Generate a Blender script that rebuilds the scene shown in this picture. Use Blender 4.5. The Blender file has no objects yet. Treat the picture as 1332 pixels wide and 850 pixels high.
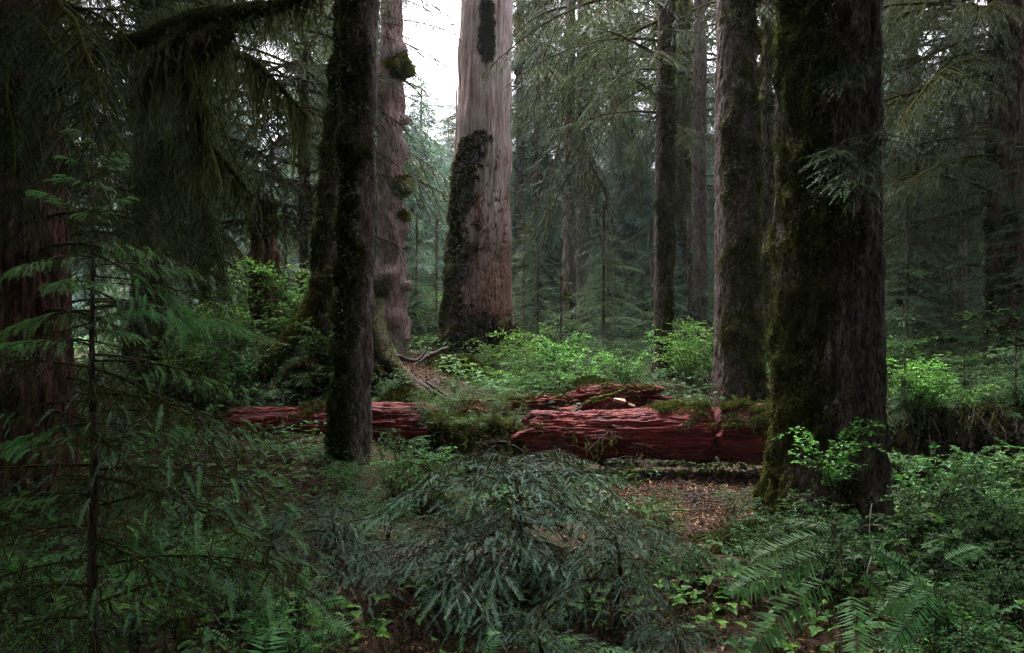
import bpy, math, random
import numpy as np
C = bpy.context.scene
COL = C.collection
R = math.radians
F = 1110.0          # focal length of the photograph in its own pixels
CAM_H = 1.6
PI = math.pi

def at(px, py, Y):
    """world point that stands Y metres ahead of the camera at a photo position (used only to measure sizes off the photo)"""
    return np.array([(px - 666) / F * Y, Y, CAM_H - (py - 425) / F * Y])

# ------------------------------------------------------------------ noise
def _hash(ix, iy, iz, seed):
    h = (ix * 374761393 + iy * 668265263 + iz * 2147483647 + seed * 1274126177) & 0xffffffff
    h = ((h ^ (h >> 13)) * 1274126177) & 0xffffffff
    h = ((h ^ (h >> 16)) * 2246822519) & 0xffffffff
    h = h ^ (h >> 15)
    return (h & 0xffffff) / float(0xffffff)

def vnoise(p, seed=0):
    p = np.asarray(p, float)
    i = np.floor(p).astype(np.int64); f = p - i
    f = f * f * (3 - 2 * f)
    x, y, z = i[..., 0], i[..., 1], i[..., 2]
    fx, fy, fz = f[..., 0], f[..., 1], f[..., 2]
    def c(a, b, d): return _hash(x + a, y + b, z + d, seed)
    x00 = c(0,0,0)*(1-fx)+c(1,0,0)*fx; x10 = c(0,1,0)*(1-fx)+c(1,1,0)*fx
    x01 = c(0,0,1)*(1-fx)+c(1,0,1)*fx; x11 = c(0,1,1)*(1-fx)+c(1,1,1)*fx
    y0 = x00*(1-fy)+x10*fy; y1 = x01*(1-fy)+x11*fy
    return y0*(1-fz)+y1*fz

def fbm(p, octv=4, seed=0, gain=.5):
    p = np.asarray(p, float); s = 0; a = 1; t = 0
    for k in range(octv):
        s = s + a * vnoise(p * (2.03 ** k) + 17.3 * k, seed + k); t += a; a *= gain
    return s / t

def sstep(a, b, x):
    t = np.clip((x - a) / (b - a), 0, 1); return t * t * (3 - 2 * t)

# ------------------------------------------------------------------ terrain
def ground_z(x, y):
    x = np.asarray(x, float); y = np.asarray(y, float)
    z = np.interp(y, [-60, 0, 7, 9, 11, 14, 18, 30, 80, 400], [0.2, 0, 0.03, .18, .58, .74, .86, 1.05, 1.6, 5.0])
    left = sstep(-.2, -1.6, x) * sstep(5.5, 9, y) * sstep(40, 14, y) * .28
    mound = .22 * np.exp(-(((x + 1.5) / 1.2) ** 2 + ((y - 11.6) / 1.5) ** 2))
    p = np.stack([x * .5, y * .5, x * 0], -1)
    n = (fbm(p, 4, 3) - .5) * .30
    n2 = (fbm(p * 7, 3, 9) - .5) * .06 * sstep(60, 20, np.abs(y))
    return z + left + mound + n * sstep(1.0, 4.0, np.hypot(x - 0, y + 1)) + n2
def gz(x, y): return float(ground_z(np.array([x]), np.array([y]))[0])

# ------------------------------------------------------------------ mesh accumulator
class G:
    def __init__(s):
        s.V = []; s.n = 0; s.F = []; s.T = []; s.M = []
    def add(s, v, f, mat=0, tint=0.5, mask=0.0, smooth=False):
        v = np.asarray(v, np.float32).reshape(-1, 3); f = np.asarray(f, np.int32)
        if len(v) == 0 or len(f) == 0: return
        s.V.append(v)
        s.T.append(np.broadcast_to(np.asarray(tint, np.float32), (len(v),)).copy())
        s.M.append(np.broadcast_to(np.asarray(mask, np.float32), (len(v),)).copy())
        s.F.append((f + s.n, mat, smooth)); s.n += len(v)
    def pack(s):
        if len(s.V) > 1:
            s.V = [np.concatenate(s.V)]; s.T = [np.concatenate(s.T)]; s.M = [np.concatenate(s.M)]
            d = {}
            for f, m, sm in s.F: d.setdefault((f.shape[1], m, sm), []).append(f)
            s.F = [(np.concatenate(l), k[1], k[2]) for k, l in d.items()]
        return s
    def inst(s, src, mats, tint=None, matmap=None):
        """append src once per 3x4 matrix"""
        src.pack()
        if not len(mats) or not src.V: return
        mats = np.asarray(mats, np.float32); k = len(mats); v = src.V[0]; n = len(v)
        out = np.einsum('kij,nj->kni', mats[:, :, :3], v) + mats[:, None, :, 3]
        t = np.broadcast_to(src.T[0], (k, n))
        if tint is not None: t = t + np.asarray(tint, np.float32)[:, None]
        s.V.append(out.reshape(-1, 3).astype(np.float32)); s.T.append(np.clip(t, 0, 1).reshape(-1).astype(np.float32))
        s.M.append(np.broadcast_to(src.M[0], (k, n)).reshape(-1).copy())
        off = (np.arange(k, dtype=np.int32) * n)[:, None, None] + s.n
        for f, m, sm in src.F:
            s.F.append(((f[None] + off).reshape(-1, f.shape[1]), m if matmap is None else matmap.get(m, m), sm))
        s.n += k * n
    def mesh(s, name, mats):
        s.pack()
        me = bpy.data.meshes.new(name)
        me.vertices.add(s.n); me.vertices.foreach_set('co', s.V[0].reshape(-1))
        loops = np.concatenate([f.reshape(-1) for f, _, _ in s.F])
        tot = np.concatenate([np.full(len(f), f.shape[1], np.int32) for f, _, _ in s.F])
        mi = np.concatenate([np.full(len(f), m, np.int32) for f, m, _ in s.F])
        sm = np.concatenate([np.full(len(f), q, bool) for f, _, q in s.F])
        me.loops.add(len(loops)); me.loops.foreach_set('vertex_index', loops)
        me.polygons.add(len(tot)); st = np.concatenate([[0], np.cumsum(tot)[:-1]]).astype(np.int32)
        me.polygons.foreach_set('loop_start', st); me.polygons.foreach_set('loop_total', tot)
        me.polygons.foreach_set('material_index', mi); me.polygons.foreach_set('use_smooth', sm)
        a = me.attributes.new('tint', 'FLOAT', 'POINT'); a.data.foreach_set('value', s.T[0])
        a = me.attributes.new('mask', 'FLOAT', 'POINT'); a.data.foreach_set('value', s.M[0])
        me.update(calc_edges=True)
        for m in mats: me.materials.append(m)
        return me
    def obj(s, name, mats, parent=None, loc=None):
        o = bpy.data.objects.new(name, s.mesh(name, mats)); COL.objects.link(o)
        if parent is not None: o.parent = parent
        if loc is not None: o.location = loc
        return o

def norm(v): return v / (np.linalg.norm(v, axis=-1, keepdims=True) + 1e-9)
def frames(pos, d, up, scale):
    pos = np.asarray(pos, float); d = norm(np.asarray(d, float)); up = np.broadcast_to(np.asarray(up, float), d.shape)
    y = norm(np.cross(up, d)); z = np.cross(d, y)
    sc = np.asarray(scale, float)
    sc = sc[:, None, None] if sc.ndim == 1 else sc
    m = np.stack([d, y, z], -1) * sc
    return np.concatenate([m, pos[:, :, None]], -1)

def tube(g, pts, rad, sides=5, mat=0, tint=.5, mask=0., rough=0., seed=0, cap=True):
    pts = np.asarray(pts, float); n = len(pts)
    rad = np.broadcast_to(np.asarray(rad, float), (n,))
    t = norm(np.gradient(pts, axis=0))
    ref = np.array([0, 0, 1.]) if abs(t[0, 2]) < .8 else np.array([1., 0, 0])
    u = norm(np.cross(t, ref)); w = np.cross(t, u)
    a = np.arange(sides) / sides * 2 * PI
    rr = rad[:, None] * np.ones(sides)
    ring = pts[:, None] + (u[:, None] * np.cos(a)[None, :, None] + w[:, None] * np.sin(a)[None, :, None]) * rr[..., None]
    if rough:
        nn = fbm(ring * (1.2 / max(rad.max(), .01)), 3, seed) - .5
        ring = pts[:, None] + (ring - pts[:, None]) * (1 + rough * 2 * nn[..., None])
    i = np.arange(n - 1)[:, None]; j = np.arange(sides)[None]
    f = np.stack([i * sides + j, i * sides + (j + 1) % sides, (i + 1) * sides + (j + 1) % sides, (i + 1) * sides + j], -1).reshape(-1, 4)
    g.add(ring.reshape(-1, 3), f, mat, tint, mask, True)
    if cap and rad[-1] > .004:
        g.add(np.vstack([ring[-1], pts[-1] + t[-1] * rad[-1] * .5]), [[k, (k + 1) % sides, sides] for k in range(sides)], mat, tint, mask, True)

def smooth_path(ctrl, n):
    ctrl = np.asarray(ctrl, float); m = len(ctrl)
    t = np.linspace(0, m - 1, n); out = []
    for tt in t:
        i = min(int(tt), m - 2); f = tt - i
        p0 = ctrl[max(i - 1, 0)]; p1 = ctrl[i]; p2 = ctrl[i + 1]; p3 = ctrl[min(i + 2, m - 1)]
        out.append(.5 * (2 * p1 + (p2 - p0) * f + (2 * p0 - 5 * p1 + 4 * p2 - p3) * f * f + (3 * p1 - p0 - 3 * p2 + p3) * f ** 3))
    return np.array(out)

# ------------------------------------------------------------------ materials
def newmat(name):
    m = bpy.data.materials.new(name); m.use_nodes = True
    nt = m.node_tree; nt.nodes.clear()
    return m, nt
def N(nt, t, **kw):
    n = nt.nodes.new(t)
    for k, v in kw.items():
        if k.startswith('i_'): n.inputs[k[2:].replace('_', ' ')].default_value = v
        else: setattr(n, k, v)
    return n
def ramp(nt, fac, stops):
    r = N(nt, 'ShaderNodeValToRGB')
    while len(r.color_ramp.elements) < len(stops): r.color_ramp.elements.new(.5)
    for e, (p, c) in zip(r.color_ramp.elements, stops):
        e.position = p; e.color = (*c, 1)
    nt.links.new(fac, r.inputs[0]); return r.outputs[0]
def mixc(nt, fac, a, b, mode='MIX'):
    m = N(nt, 'ShaderNodeMix', data_type='RGBA', blend_type=mode)
    for s, v in ((m.inputs[0], fac), (m.inputs[6], a), (m.inputs[7], b)):
        if hasattr(v, 'is_linked') or isinstance(v, bpy.types.NodeSocket): nt.links.new(v, s)
        elif isinstance(v, tuple): s.default_value = (*v, 1)
        else: s.default_value = v
    return m.outputs[2]
def mth(nt, op, a, b=0., clamp=False):
    m = N(nt, 'ShaderNodeMath', operation=op, use_clamp=clamp)
    for s, v in zip(m.inputs, (a, b)):
        if isinstance(v, bpy.types.NodeSocket): nt.links.new(v, s)
        else: s.default_value = v
    return m.outputs[0]
def attr(nt, name): return N(nt, 'ShaderNodeAttribute', attribute_name=name).outputs['Fac']
def noise(nt, scale, detail=4, stretch=None, rough=.55):
    tc = N(nt, 'ShaderNodeTexCoord').outputs['Object']
    if stretch:
        mp = N(nt, 'ShaderNodeMapping'); mp.inputs['Scale'].default_value = stretch
        nt.links.new(tc, mp.inputs[0]); tc = mp.outputs[0]
    n = N(nt, 'ShaderNodeTexNoise'); n.inputs['Scale'].default_value = scale; n.inputs['Detail'].default_value = detail
    n.inputs['Roughness'].default_value = rough
    nt.links.new(tc, n.inputs['Vector']); return n.outputs[0]
def out(nt, sh):
    o = N(nt, 'ShaderNodeOutputMaterial'); nt.links.new(sh, o.inputs[0])

def leafmat(name, stops, rough=.55, trans=.3, spec=.3, var=.25):
    m, nt = newmat(name)
    col = ramp(nt, attr(nt, 'tint'), stops)
    rnd = N(nt, 'ShaderNodeObjectInfo').outputs['Random']
    v = mth(nt, 'ADD', mth(nt, 'MULTIPLY', rnd, var * 2), 1 - var)
    hs = N(nt, 'ShaderNodeHueSaturation'); nt.links.new(col, hs.inputs['Color']); nt.links.new(v, hs.inputs['Value'])
    nt.links.new(mth(nt, 'ADD', mth(nt, 'MULTIPLY', rnd, .04), .48), hs.inputs['Hue'])
    col = hs.outputs[0]
    p = N(nt, 'ShaderNodeBsdfPrincipled'); nt.links.new(col, p.inputs['Base Color'])
    p.inputs['Roughness'].default_value = rough; p.inputs['Specular IOR Level'].default_value = spec
    t = N(nt, 'ShaderNodeBsdfTranslucent'); nt.links.new(mixc(nt, .5, col, (.10, .16, .03)), t.inputs[0])
    mx = N(nt, 'ShaderNodeMixShader'); mx.inputs[0].default_value = trans
    nt.links.new(p.outputs[0], mx.inputs[1]); nt.links.new(t.outputs[0], mx.inputs[2]); out(nt, mx.outputs[0])
    return m

def barkmat(name, stops, moss_stops, grain=(1, 1, .15), scale=14, rough=.85, bump=.5, spec=.25, thr=.5, dist=.02, low=None, crk=(.30, .26, .25)):
    m, nt = newmat(name)
    n1 = noise(nt, scale, 6, grain, .65)
    n2 = noise(nt, 2.2, 3)
    f = mth(nt, 'ADD', mth(nt, 'MULTIPLY', n1, .75), mth(nt, 'MULTIPLY', n2, .35))
    f = mth(nt, 'MULTIPLY_ADD' if False else 'SUBTRACT', f, .05)
    col = ramp(nt, f, stops)
    if low:      # rotten redder wood towards the foot, in ragged streaks
        tc = N(nt, 'ShaderNodeTexCoord'); sx = N(nt, 'ShaderNodeSeparateXYZ'); nt.links.new(tc.outputs['Object'], sx.inputs[0])
        fz_ = mth(nt, 'SUBTRACT', mth(nt, 'ADD', low[0], mth(nt, 'MULTIPLY', mth(nt, 'SUBTRACT', noise(nt, 3, 5, (1, 1, .18), .65), .5), low[0] * 2.2)), sx.outputs[2])
        col = mixc(nt, mth(nt, 'MULTIPLY', mth(nt, 'MULTIPLY', fz_, .28, True), low[2]), col, mixc(nt, 1., col, low[1], 'MULTIPLY'))
    ck = mth(nt, 'MULTIPLY', mth(nt, 'SUBTRACT', noise(nt, scale * 2.6, 4, grain, .6), .40), 9., True)
    col = mixc(nt, ck, mixc(nt, 1., col, crk, 'MULTIPLY'), col)
    n3 = noise(nt, 30, 5); mc = ramp(nt, n3, moss_stops)
    mk = mth(nt, 'ADD', attr(nt, 'mask'), mth(nt, 'MULTIPLY', mth(nt, 'SUBTRACT', n3, .5), 1.0))
    mk = mth(nt, 'MULTIPLY', mth(nt, 'SUBTRACT', mk, thr - .08), 6., True)
    c = mixc(nt, mk, col, mc)
    p = N(nt, 'ShaderNodeBsdfPrincipled'); nt.links.new(c, p.inputs['Base Color'])
    nt.links.new(mth(nt, 'ADD', rough, mth(nt, 'MULTIPLY', mk, .95 - rough)), p.inputs['Roughness'])
    nt.links.new(mth(nt, 'MULTIPLY', mth(nt, 'SUBTRACT', 1., mk), spec), p.inputs['Specular IOR Level'])
    b = N(nt, 'ShaderNodeBump'); b.inputs['Strength'].default_value = bump; b.inputs['Distance'].default_value = dist
    hh = mth(nt, 'ADD', mth(nt, 'MULTIPLY', noise(nt, scale * 2.2, 6, grain, .7), 1.), mth(nt, 'MULTIPLY', mth(nt, 'MULTIPLY', n3, mk), 1.2))
    nt.links.new(hh, b.inputs['Height']); nt.links.new(b.outputs[0], p.inputs['Normal'])
    out(nt, p.outputs[0]); return m

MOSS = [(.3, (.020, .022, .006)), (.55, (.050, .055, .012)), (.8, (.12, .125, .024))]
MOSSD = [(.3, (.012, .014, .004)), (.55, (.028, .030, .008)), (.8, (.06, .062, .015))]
M = {}
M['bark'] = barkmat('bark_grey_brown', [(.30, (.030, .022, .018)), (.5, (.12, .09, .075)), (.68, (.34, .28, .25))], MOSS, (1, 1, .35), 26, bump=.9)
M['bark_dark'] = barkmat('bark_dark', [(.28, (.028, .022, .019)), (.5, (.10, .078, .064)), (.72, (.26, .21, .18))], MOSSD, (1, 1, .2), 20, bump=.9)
M['bark_red'] = barkmat('bark_red', [(.28, (.035, .016, .011)), (.5, (.11, .048, .032)), (.72, (.26, .135, .10))], MOSSD, (1, 1, .1), 18)
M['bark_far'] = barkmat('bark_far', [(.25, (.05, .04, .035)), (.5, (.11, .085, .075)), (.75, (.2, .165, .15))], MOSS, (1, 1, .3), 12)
M['snag'] = barkmat('snag_wood', [(.22, (.13, .05, .04)), (.38, (.42, .26, .21)), (.50, (.64, .53, .49)), (.8, (.80, .75, .74))], MOSSD, (1, 1, .06), 17, .62, 1., .35, dist=.05, low=(4.2, (.60, .36, .25), 1.0), crk=(.55, .42, .40))
M['snag_pink'] = barkmat('burl_wood', [(.22, (.18, .07, .055)), (.40, (.50, .30, .27)), (.55, (.68, .52, .50)), (.85, (.78, .68, .68))], MOSS, (1, 1, .16), 14, .6, 1., .35, dist=.06, crk=(.5, .34, .30))
M['rot'] = barkmat('red_rotten_wood', [(.28, (.012, .002, .0015)), (.42, (.078, .007, .005)), (.56, (.25, .019, .013)), (.8, (.42, .065, .048))], MOSS, (.06, 1, 1), 24, .55, 1.0, .28, dist=.03)
M['branch'] = barkmat('mossy_twig_bark', [(.3, (.03, .026, .022)), (.7, (.10, .085, .075))], MOSS, None, 20, .9, .3)
M['root'] = barkmat('bare_root', [(.3, (.018, .013, .011)), (.7, (.085, .062, .052))], MOSS, (1, 1, 1), 12, .7, .5)
def flatmoss(name, stops, trans=.25):
    return leafmat(name, stops, .9, trans, .05, .15)
M['moss'] = flatmoss('moss', [(0, (.022, .022, .006)), (.5, (.060, .062, .014)), (1, (.16, .17, .03))])
M['moss_bright'] = flatmoss('moss_bright', [(0, (.06, .07, .012)), (.5, (.15, .165, .028)), (1, (.30, .31, .055))])
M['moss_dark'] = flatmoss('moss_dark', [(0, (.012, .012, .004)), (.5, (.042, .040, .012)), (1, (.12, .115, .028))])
M['hang'] = flatmoss('hanging_moss', [(0, (.022, .018, .008)), (.5, (.055, .048, .020)), (1, (.14, .13, .055))], .35)
M['needle'] = leafmat('needles', [(0, (.014, .032, .016)), (.5, (.042, .085, .042)), (1, (.10, .18, .06))], spec=.18)
M['needle_blue'] = leafmat('needles_blue_green', [(0, (.020, .050, .036)), (.4, (.07, .15, .115)), (.75, (.12, .27, .15)), (1, (.15, .42, .07))], .5, .2, .25, .2)
M['needle_fresh'] = leafmat('needles_new_growth', [(0, (.018, .045, .026)), (.45, (.05, .13, .065)), (.72, (.10, .30, .09)), (1, (.19, .46, .11))], .5, .3, .22, .12)
M['leaf'] = leafmat('broad_leaves', [(0, (.014, .050, .016)), (.5, (.040, .165, .030)), (1, (.17, .42, .045))], .5, .35, .22)
M['fern'] = leafmat('fern_leaves', [(0, (.016, .055, .018)), (.5, (.045, .17, .05)), (1, (.13, .34, .09))], .5, .3, .22)
M['litter'] = leafmat('dead_leaf_litter', [(0, (.04, .018, .012)), (.5, (.12, .05, .035)), (1, (.32, .18, .12))], .7, .1, .2)

def ground_mat():
    m, nt = newmat('forest_floor')
    n1 = noise(nt, 3.5, 8, None, .7); n2 = noise(nt, .6, 4); n3 = noise(nt, 40, 6, None, .7)
    soil = ramp(nt, n3, [(.3, (.018, .010, .007)), (.55, (.05, .027, .018)), (.8, (.15, .085, .055))])
    moss = ramp(nt, n3, [(.3, (.014, .020, .006)), (.55, (.040, .055, .014)), (.8, (.09, .12, .03))])
    f = mth(nt, 'ADD', mth(nt, 'MULTIPLY', n1, .8), mth(nt, 'MULTIPLY', n2, .6))
    f = mth(nt, 'SUBTRACT', f, attr(nt, 'mask'))
    f = mth(nt, 'MULTIPLY', mth(nt, 'SUBTRACT', f, .60), 6., True)
    c = mixc(nt, f, soil, moss)
    p = N(nt, 'ShaderNodeBsdfPrincipled'); nt.links.new(c, p.inputs['Base Color']); p.inputs['Roughness'].default_value = .9
    p.inputs['Specular IOR Level'].default_value = .15
    b = N(nt, 'ShaderNodeBump'); b.inputs['Strength'].default_value = .8; b.inputs['Distance'].default_value = .03
    nt.links.new(n3, b.inputs['Height']); nt.links.new(b.outputs[0], p.inputs['Normal']); out(nt, p.outputs[0]); return m
M['ground'] = ground_mat()

# ------------------------------------------------------------------ foliage pieces
rng = np.random.default_rng(7)

def make_sprig(r, pairs, nl, w, brush=False, tip=0., stem_r=.012, droop=.12, taper=True):
    """a twig of length 1 along +X with needles: flat comb or all-round brush; tint rises to the tip"""
    g = G(); t = np.linspace(.02, 1, pairs)
    ax = np.stack([t, 0 * t, -droop * t ** 2], -1)
    sides = (1, -1) if not brush else (1, -1, 2, -2)
    V = []; T = []
    for s in sides:
        for k in range(pairs):
            tt = t[k] + r.uniform(-.3, .3) / pairs
            l = nl * r.uniform(.8, 1.15) * ((1 - .55 * tt ** 3) if taper else 1) * (min(1, .45 + 3 * tt))
            a = R(r.uniform(42, 68)) * (1 - .45 * tt)
            if not brush: el = R(r.uniform(-12, 22)); phi = 0 if s > 0 else PI
            else: el = 0; phi = {1: .5, -1: PI - .5, 2: 1.35, -2: PI + .3}[s] + r.uniform(-.6, .6)
            d = np.array([math.cos(a), math.sin(a) * math.cos(phi), math.sin(a) * math.sin(phi) + math.sin(el) * .6])
            b = np.array([tt, 0, -droop * tt ** 2])
            V += [b + [-w / 2, 0, 0], b + [w / 2, 0, 0], b + d * l]
            q = .35 + (.5 * sstep(1 - tip, 1 - tip * .6, tt) if tip else .12 * tt) + r.uniform(-.1, .1)
            T += [q, q, q + .08]
    g.add(V, np.arange(len(V)).reshape(-1, 3), 1, np.clip(T, 0, 1))
    V = [(0, -stem_r, 0), (0, stem_r, 0), (.5, stem_r * .6, -droop * .25), (.5, -stem_r * .6, -droop * .25), (1, 0, -droop),
         (0, 0, -stem_r), (0, 0, stem_r), (.5, 0, stem_r * .6 - droop * .25), (.5, 0, -stem_r * .6 - droop * .25)]
    g.add(V, [[0, 1, 2, 3], [5, 6, 7, 8]], 0, .5); g.add(V[2:5], [[0, 1, 2]], 0, .5)
    return g.pack()

def strands(g, pos, r, lmin, lmax, w=.012, per=4, mat=2, spread=.03):
    """ragged curtains of moss hanging from points"""
    pos = np.asarray(pos, float)
    if len(pos) == 0: return
    P = np.repeat(pos, per, 0) + r.normal(0, spread, (len(pos) * per, 3)) * [1, 1, .3]
    n = len(P); L = lmin + (lmax - lmin) * r.random(n) ** 2; W = w * r.uniform(.5, 1.5, n)
    a = r.random(n) * PI; side = np.stack([np.cos(a), np.sin(a), 0 * a], -1)
    sway = r.normal(0, .16, (n, 3)) * [1, 1, 0]
    k1 = P + (sway * .4 + [0, 0, -.35]) * L[:, None] + r.normal(0, .02, (n, 3))
    k2 = P + (sway + [0, 0, -.7]) * L[:, None] + r.normal(0, .03, (n, 3))
    tp = P + (sway * .9 + [0, 0, -1.]) * L[:, None]
    s = side * W[:, None]
    V = np.stack([P - s * .7, P + s * .7, k1 + s, k1 - s, k2 + s * .6, k2 - s * .6, tp], 1)
    o = np.arange(n)[:, None] * 7
    T = np.repeat(r.uniform(.15, .85, n), 7)
    q = np.concatenate([o + [0, 1, 2, 3], o + [3, 2, 4, 5]]); t3 = o + [5, 4, 6]
    g.add(V.reshape(-1, 3), q, mat, T); b = g.F[-1]
    g.F.append((t3.astype(np.int32) + (g.n - n * 7), mat, False))

def make_bough(r, L, sprigs, sl, spacing, secmax, hang, up=.15, droop=.35, moss=0., r0=.02, sub=.36, bare=0., secsp=.1, tipb=.0, mosslen=.3, width=.5):
    """a conifer bough along +X: axis, side branchlets on both sides, sprigs on those, moss hanging from the wood"""
    g = G(); n = 14
    t = np.linspace(0, 1, n); wig = r.normal(0, .012, n).cumsum() * L * .5
    ax = np.stack([L * t * (1 - .12 * droop * t), wig, L * (up * t - droop * t ** 2)], -1)
    tube(g, ax, r0 * (1 - .88 * t) , 5, 0, .5, .5 + .3 * moss)
    axf = lambda q: np.array([np.interp(q, t, ax[:, i]) for i in range(3)])
    pos, dr, sc, tn, up_ = [], [], [], [], []; mp = []
    q = .06; side = 1
    while q < .99:
        p0 = axf(q); tg = norm(axf(min(q + .03, 1)) - axf(q - .03)); side = -side
        ln = secmax * (math.sin(PI * min(1, (q * .88 + .10)) ** .8) ** .8 + .06) * r.uniform(.6, 1.15)
        a = R(r.uniform(48, 72)) * (1 - .35 * q)
        lat = np.array([0, side, 0.])
        d = tg * math.cos(a) + lat * math.sin(a) * width * 2 + [0, 0, -hang * .6 * r.uniform(.5, 1.3)]
        d = norm(d); steps = max(3, int(ln / .09)); st = ln / steps; p = p0.copy(); line = [p.copy()]
        for k in range(steps):
            d = norm(d + np.array([.02, 0, -hang * .22]) + r.normal(0, .05, 3)); p = p + d * st; line.append(p.copy())
        line = np.array(line); m = len(line)
        tube(g, line, r0 * .32 * (1 - .75 * np.linspace(0, 1, m)) + .0012, 3, 0, .5, .5 + .3 * moss, cap=False)
        if r.random() < moss:
            mp += list(line[::2] if moss < .9 else line)
        if r.random() > bare:
            lt = np.linspace(0, 1, m); s0 = (.12 if bare == 0 else .4) * ln; sd = 1
            x = s0
            while x < ln:
                u = x / ln; pp = np.array([np.interp(u, lt, line[:, i]) for i in range(3)])
                dd = norm(line[min(int(u * (m - 1)) + 1, m - 1)] - line[min(int(u * (m - 1)), m - 2)])
                sdv = norm(np.cross(dd, [0, 0, 1.]) + 1e-6) * sd
                ang = R(r.uniform(35, 60)); v = dd * math.cos(ang) + sdv * math.sin(ang) + [0, 0, -hang * r.uniform(0, .7)]
                pos.append(pp); dr.append(v); sc.append(sl * r.uniform(.6, 1.1) * (1 - .3 * u)); tn.append(r.uniform(-.08, .08) + tipb * max(0, q - .5) + tipb * .5 * u)
                up_.append((0, 0, 1)) ; sd = -sd; x += sl * sub * .5 * r.uniform(.7, 1.3)
            pos.append(line[-1]); dr.append(norm(line[-1] - line[-2])); sc.append(sl); tn.append(tipb * .7); up_.append((0, 0, 1))
        q += secsp / L * r.uniform(.7, 1.3)
    pos.append(ax[-1]); dr.append(ax[-1] - ax[-2]); sc.append(sl * 1.1); tn.append(tipb); up_.append((0, 0, 1))
    pos = np.array(pos); dr = norm(np.array(dr)); up_ = np.array(up_, float) + r.normal(0, .35, (len(pos), 3)); sc = np.array(sc); tn = np.array(tn)
    pick = r.integers(0, len(sprigs), len(pos)); mats = frames(pos, dr, up_, sc)
    for k, s in enumerate(sprigs):
        sel = pick == k
        if sel.any(): g.inst(s, mats[sel], tn[sel])
    if moss > 0:
        mp += [axf(u) for u in np.arange(.02, .95, .035 / max(L, .3) / max(moss, .2))]
        strands(g, mp, r, mosslen * .12, mosslen * .75, .0045, 3, spread=.018)
    return g.pack()

# sprigs at three levels of detail
SP_FAR = [make_sprig(rng, 6, .34, .13, tip=.0, stem_r=.02) for _ in range(3)]
SP_MID = [make_sprig(rng, 11, .27, .048, tip=.2, stem_r=.010) for _ in range(4)]
SP_NEAR = [make_sprig(rng, 20, .19, .034, tip=.0, stem_r=.016, taper=False) for _ in range(4)]
SP_BRUSH = [make_sprig(rng, 34, .20, .030, brush=True, tip=.0, stem_r=.016, droop=.45, taper=False) for _ in range(4)]
for s in SP_BRUSH: s.T = [np.clip(s.T[0] + .25, 0, 1)]

B_FAR = [make_bough(rng, 2.6, SP_FAR, .26, .1, .85, h, .12, d, moss=.06, r0=.03, sub=.62, secsp=.16, mosslen=.35) for h, d in ((.35, .35), (.6, .5), (.2, .25), (.8, .45))]
B_LOW = [make_bough(rng, 2.6, SP_FAR, .62, .1, 1.15, h, .12, d, moss=.0, r0=.03, sub=.50, secsp=.20) for h, d in ((.3, .35), (.5, .45), (.15, .3))]
B_MID = [make_bough(rng, L, SP_MID, .17, .1, s, h, u, d, moss=ms, r0=.03, sub=.56, secsp=.13, mosslen=.40) for L, s, h, u, d, ms in
         ((2.8, .9, .55, .1, .35, .12), (2.4, .8, .35, .15, .4, .08), (2.0, .7, .8, .05, .5, .25), (3.0, .8, .5, .2, .45, .12), (2.2, .9, .25, .1, .3, .05))]
B_MOSS = [make_bough(rng, L, SP_MID, .14, .1, .55, .7, .2, .35, moss=.9, r0=.035, sub=.6, secsp=.14, mosslen=.55, bare=.75) for L in (2.6, 2.1, 3.0)]
B_DARK = [make_bough(rng, L, SP_MID, .14, .1, .8, h, .15, .4, moss=.45, r0=.03, sub=.52, secsp=.11, mosslen=.5) for L, h in ((2.6, .7), (2.2, .4), (3.0, .6), (2.4, 1.0))]
B_HEM = [make_bough(rng, L, SP_MID, .10, .1, .34, .12, .10, d, moss=.05, r0=.010, sub=.42, secsp=.055, mosslen=.1, tipb=.25) for L, d in ((1.0, .25), (.9, .4), (1.1, .3))]
B_NEAR = [make_bough(rng, L, SP_NEAR, .15, .1, .34, h, u, d, moss=.10, r0=.008, sub=.52, secsp=.085, mosslen=.12, tipb=t) for L, h, u, d, t in
          ((1.0, .35, .25, .55, .35), (.85, .5, .2, .7, .25), (1.1, .3, .3, .6, .35), (.95, .7, .25, .8, .2))]
# sapling boughs: flat older sprays with drooping fresh brushes at the ends
def sapling_bough(r, L, secmax, fresh, moss=.1, bare=0.):
    g = make_bough(r, L, SP_NEAR, .075, .1, secmax, .35, .10, .25, moss=moss, r0=.008, sub=.75, secsp=.085, mosslen=.16, bare=bare)
    V = g.V[0]; P = []; D = []; S = []
    for k in range(fresh):
        u = r.uniform(.35, 1.02); x = L * u * .97; lat = secmax * r.uniform(-1, 1) * math.sin(PI * min(u, .93)) * .9
        z = L * (.10 * u - .22 * u * u) - abs(lat) * .25
        P.append((x + abs(lat) * .4, lat, z)); D.append((.8, np.sign(lat) * .5 + r.normal(0, .2), -.10 - .38 * r.random())); S.append(r.uniform(.07, .135))
    mats = frames(np.array(P), np.array(D), np.array([0, 0, 1.]), np.array(S))
    pk = r.integers(0, 4, fresh)
    for k in range(4):
        if (pk == k).any(): g.inst(SP_BRUSH[k], mats[pk == k], r.uniform(.0, .28, (pk == k).sum()))
    return g.pack()
B_SAP = [sapling_bough(rng, L, s, f) for L, s, f in ((.75, .26, 34), (.6, .22, 28), (.9, .30, 40), (.45, .16, 20))]
B_SAPLOW = [sapling_bough(rng, L, s, f, .5, .72) for L, s, f in ((1.1, .38, 7), (1.25, .42, 9), (.95, .34, 5))]
FT = [M['branch'], M['needle'], M['hang']]
def meshes(gs, name, mats): return [g.mesh(name, mats) for g in gs]
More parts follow.
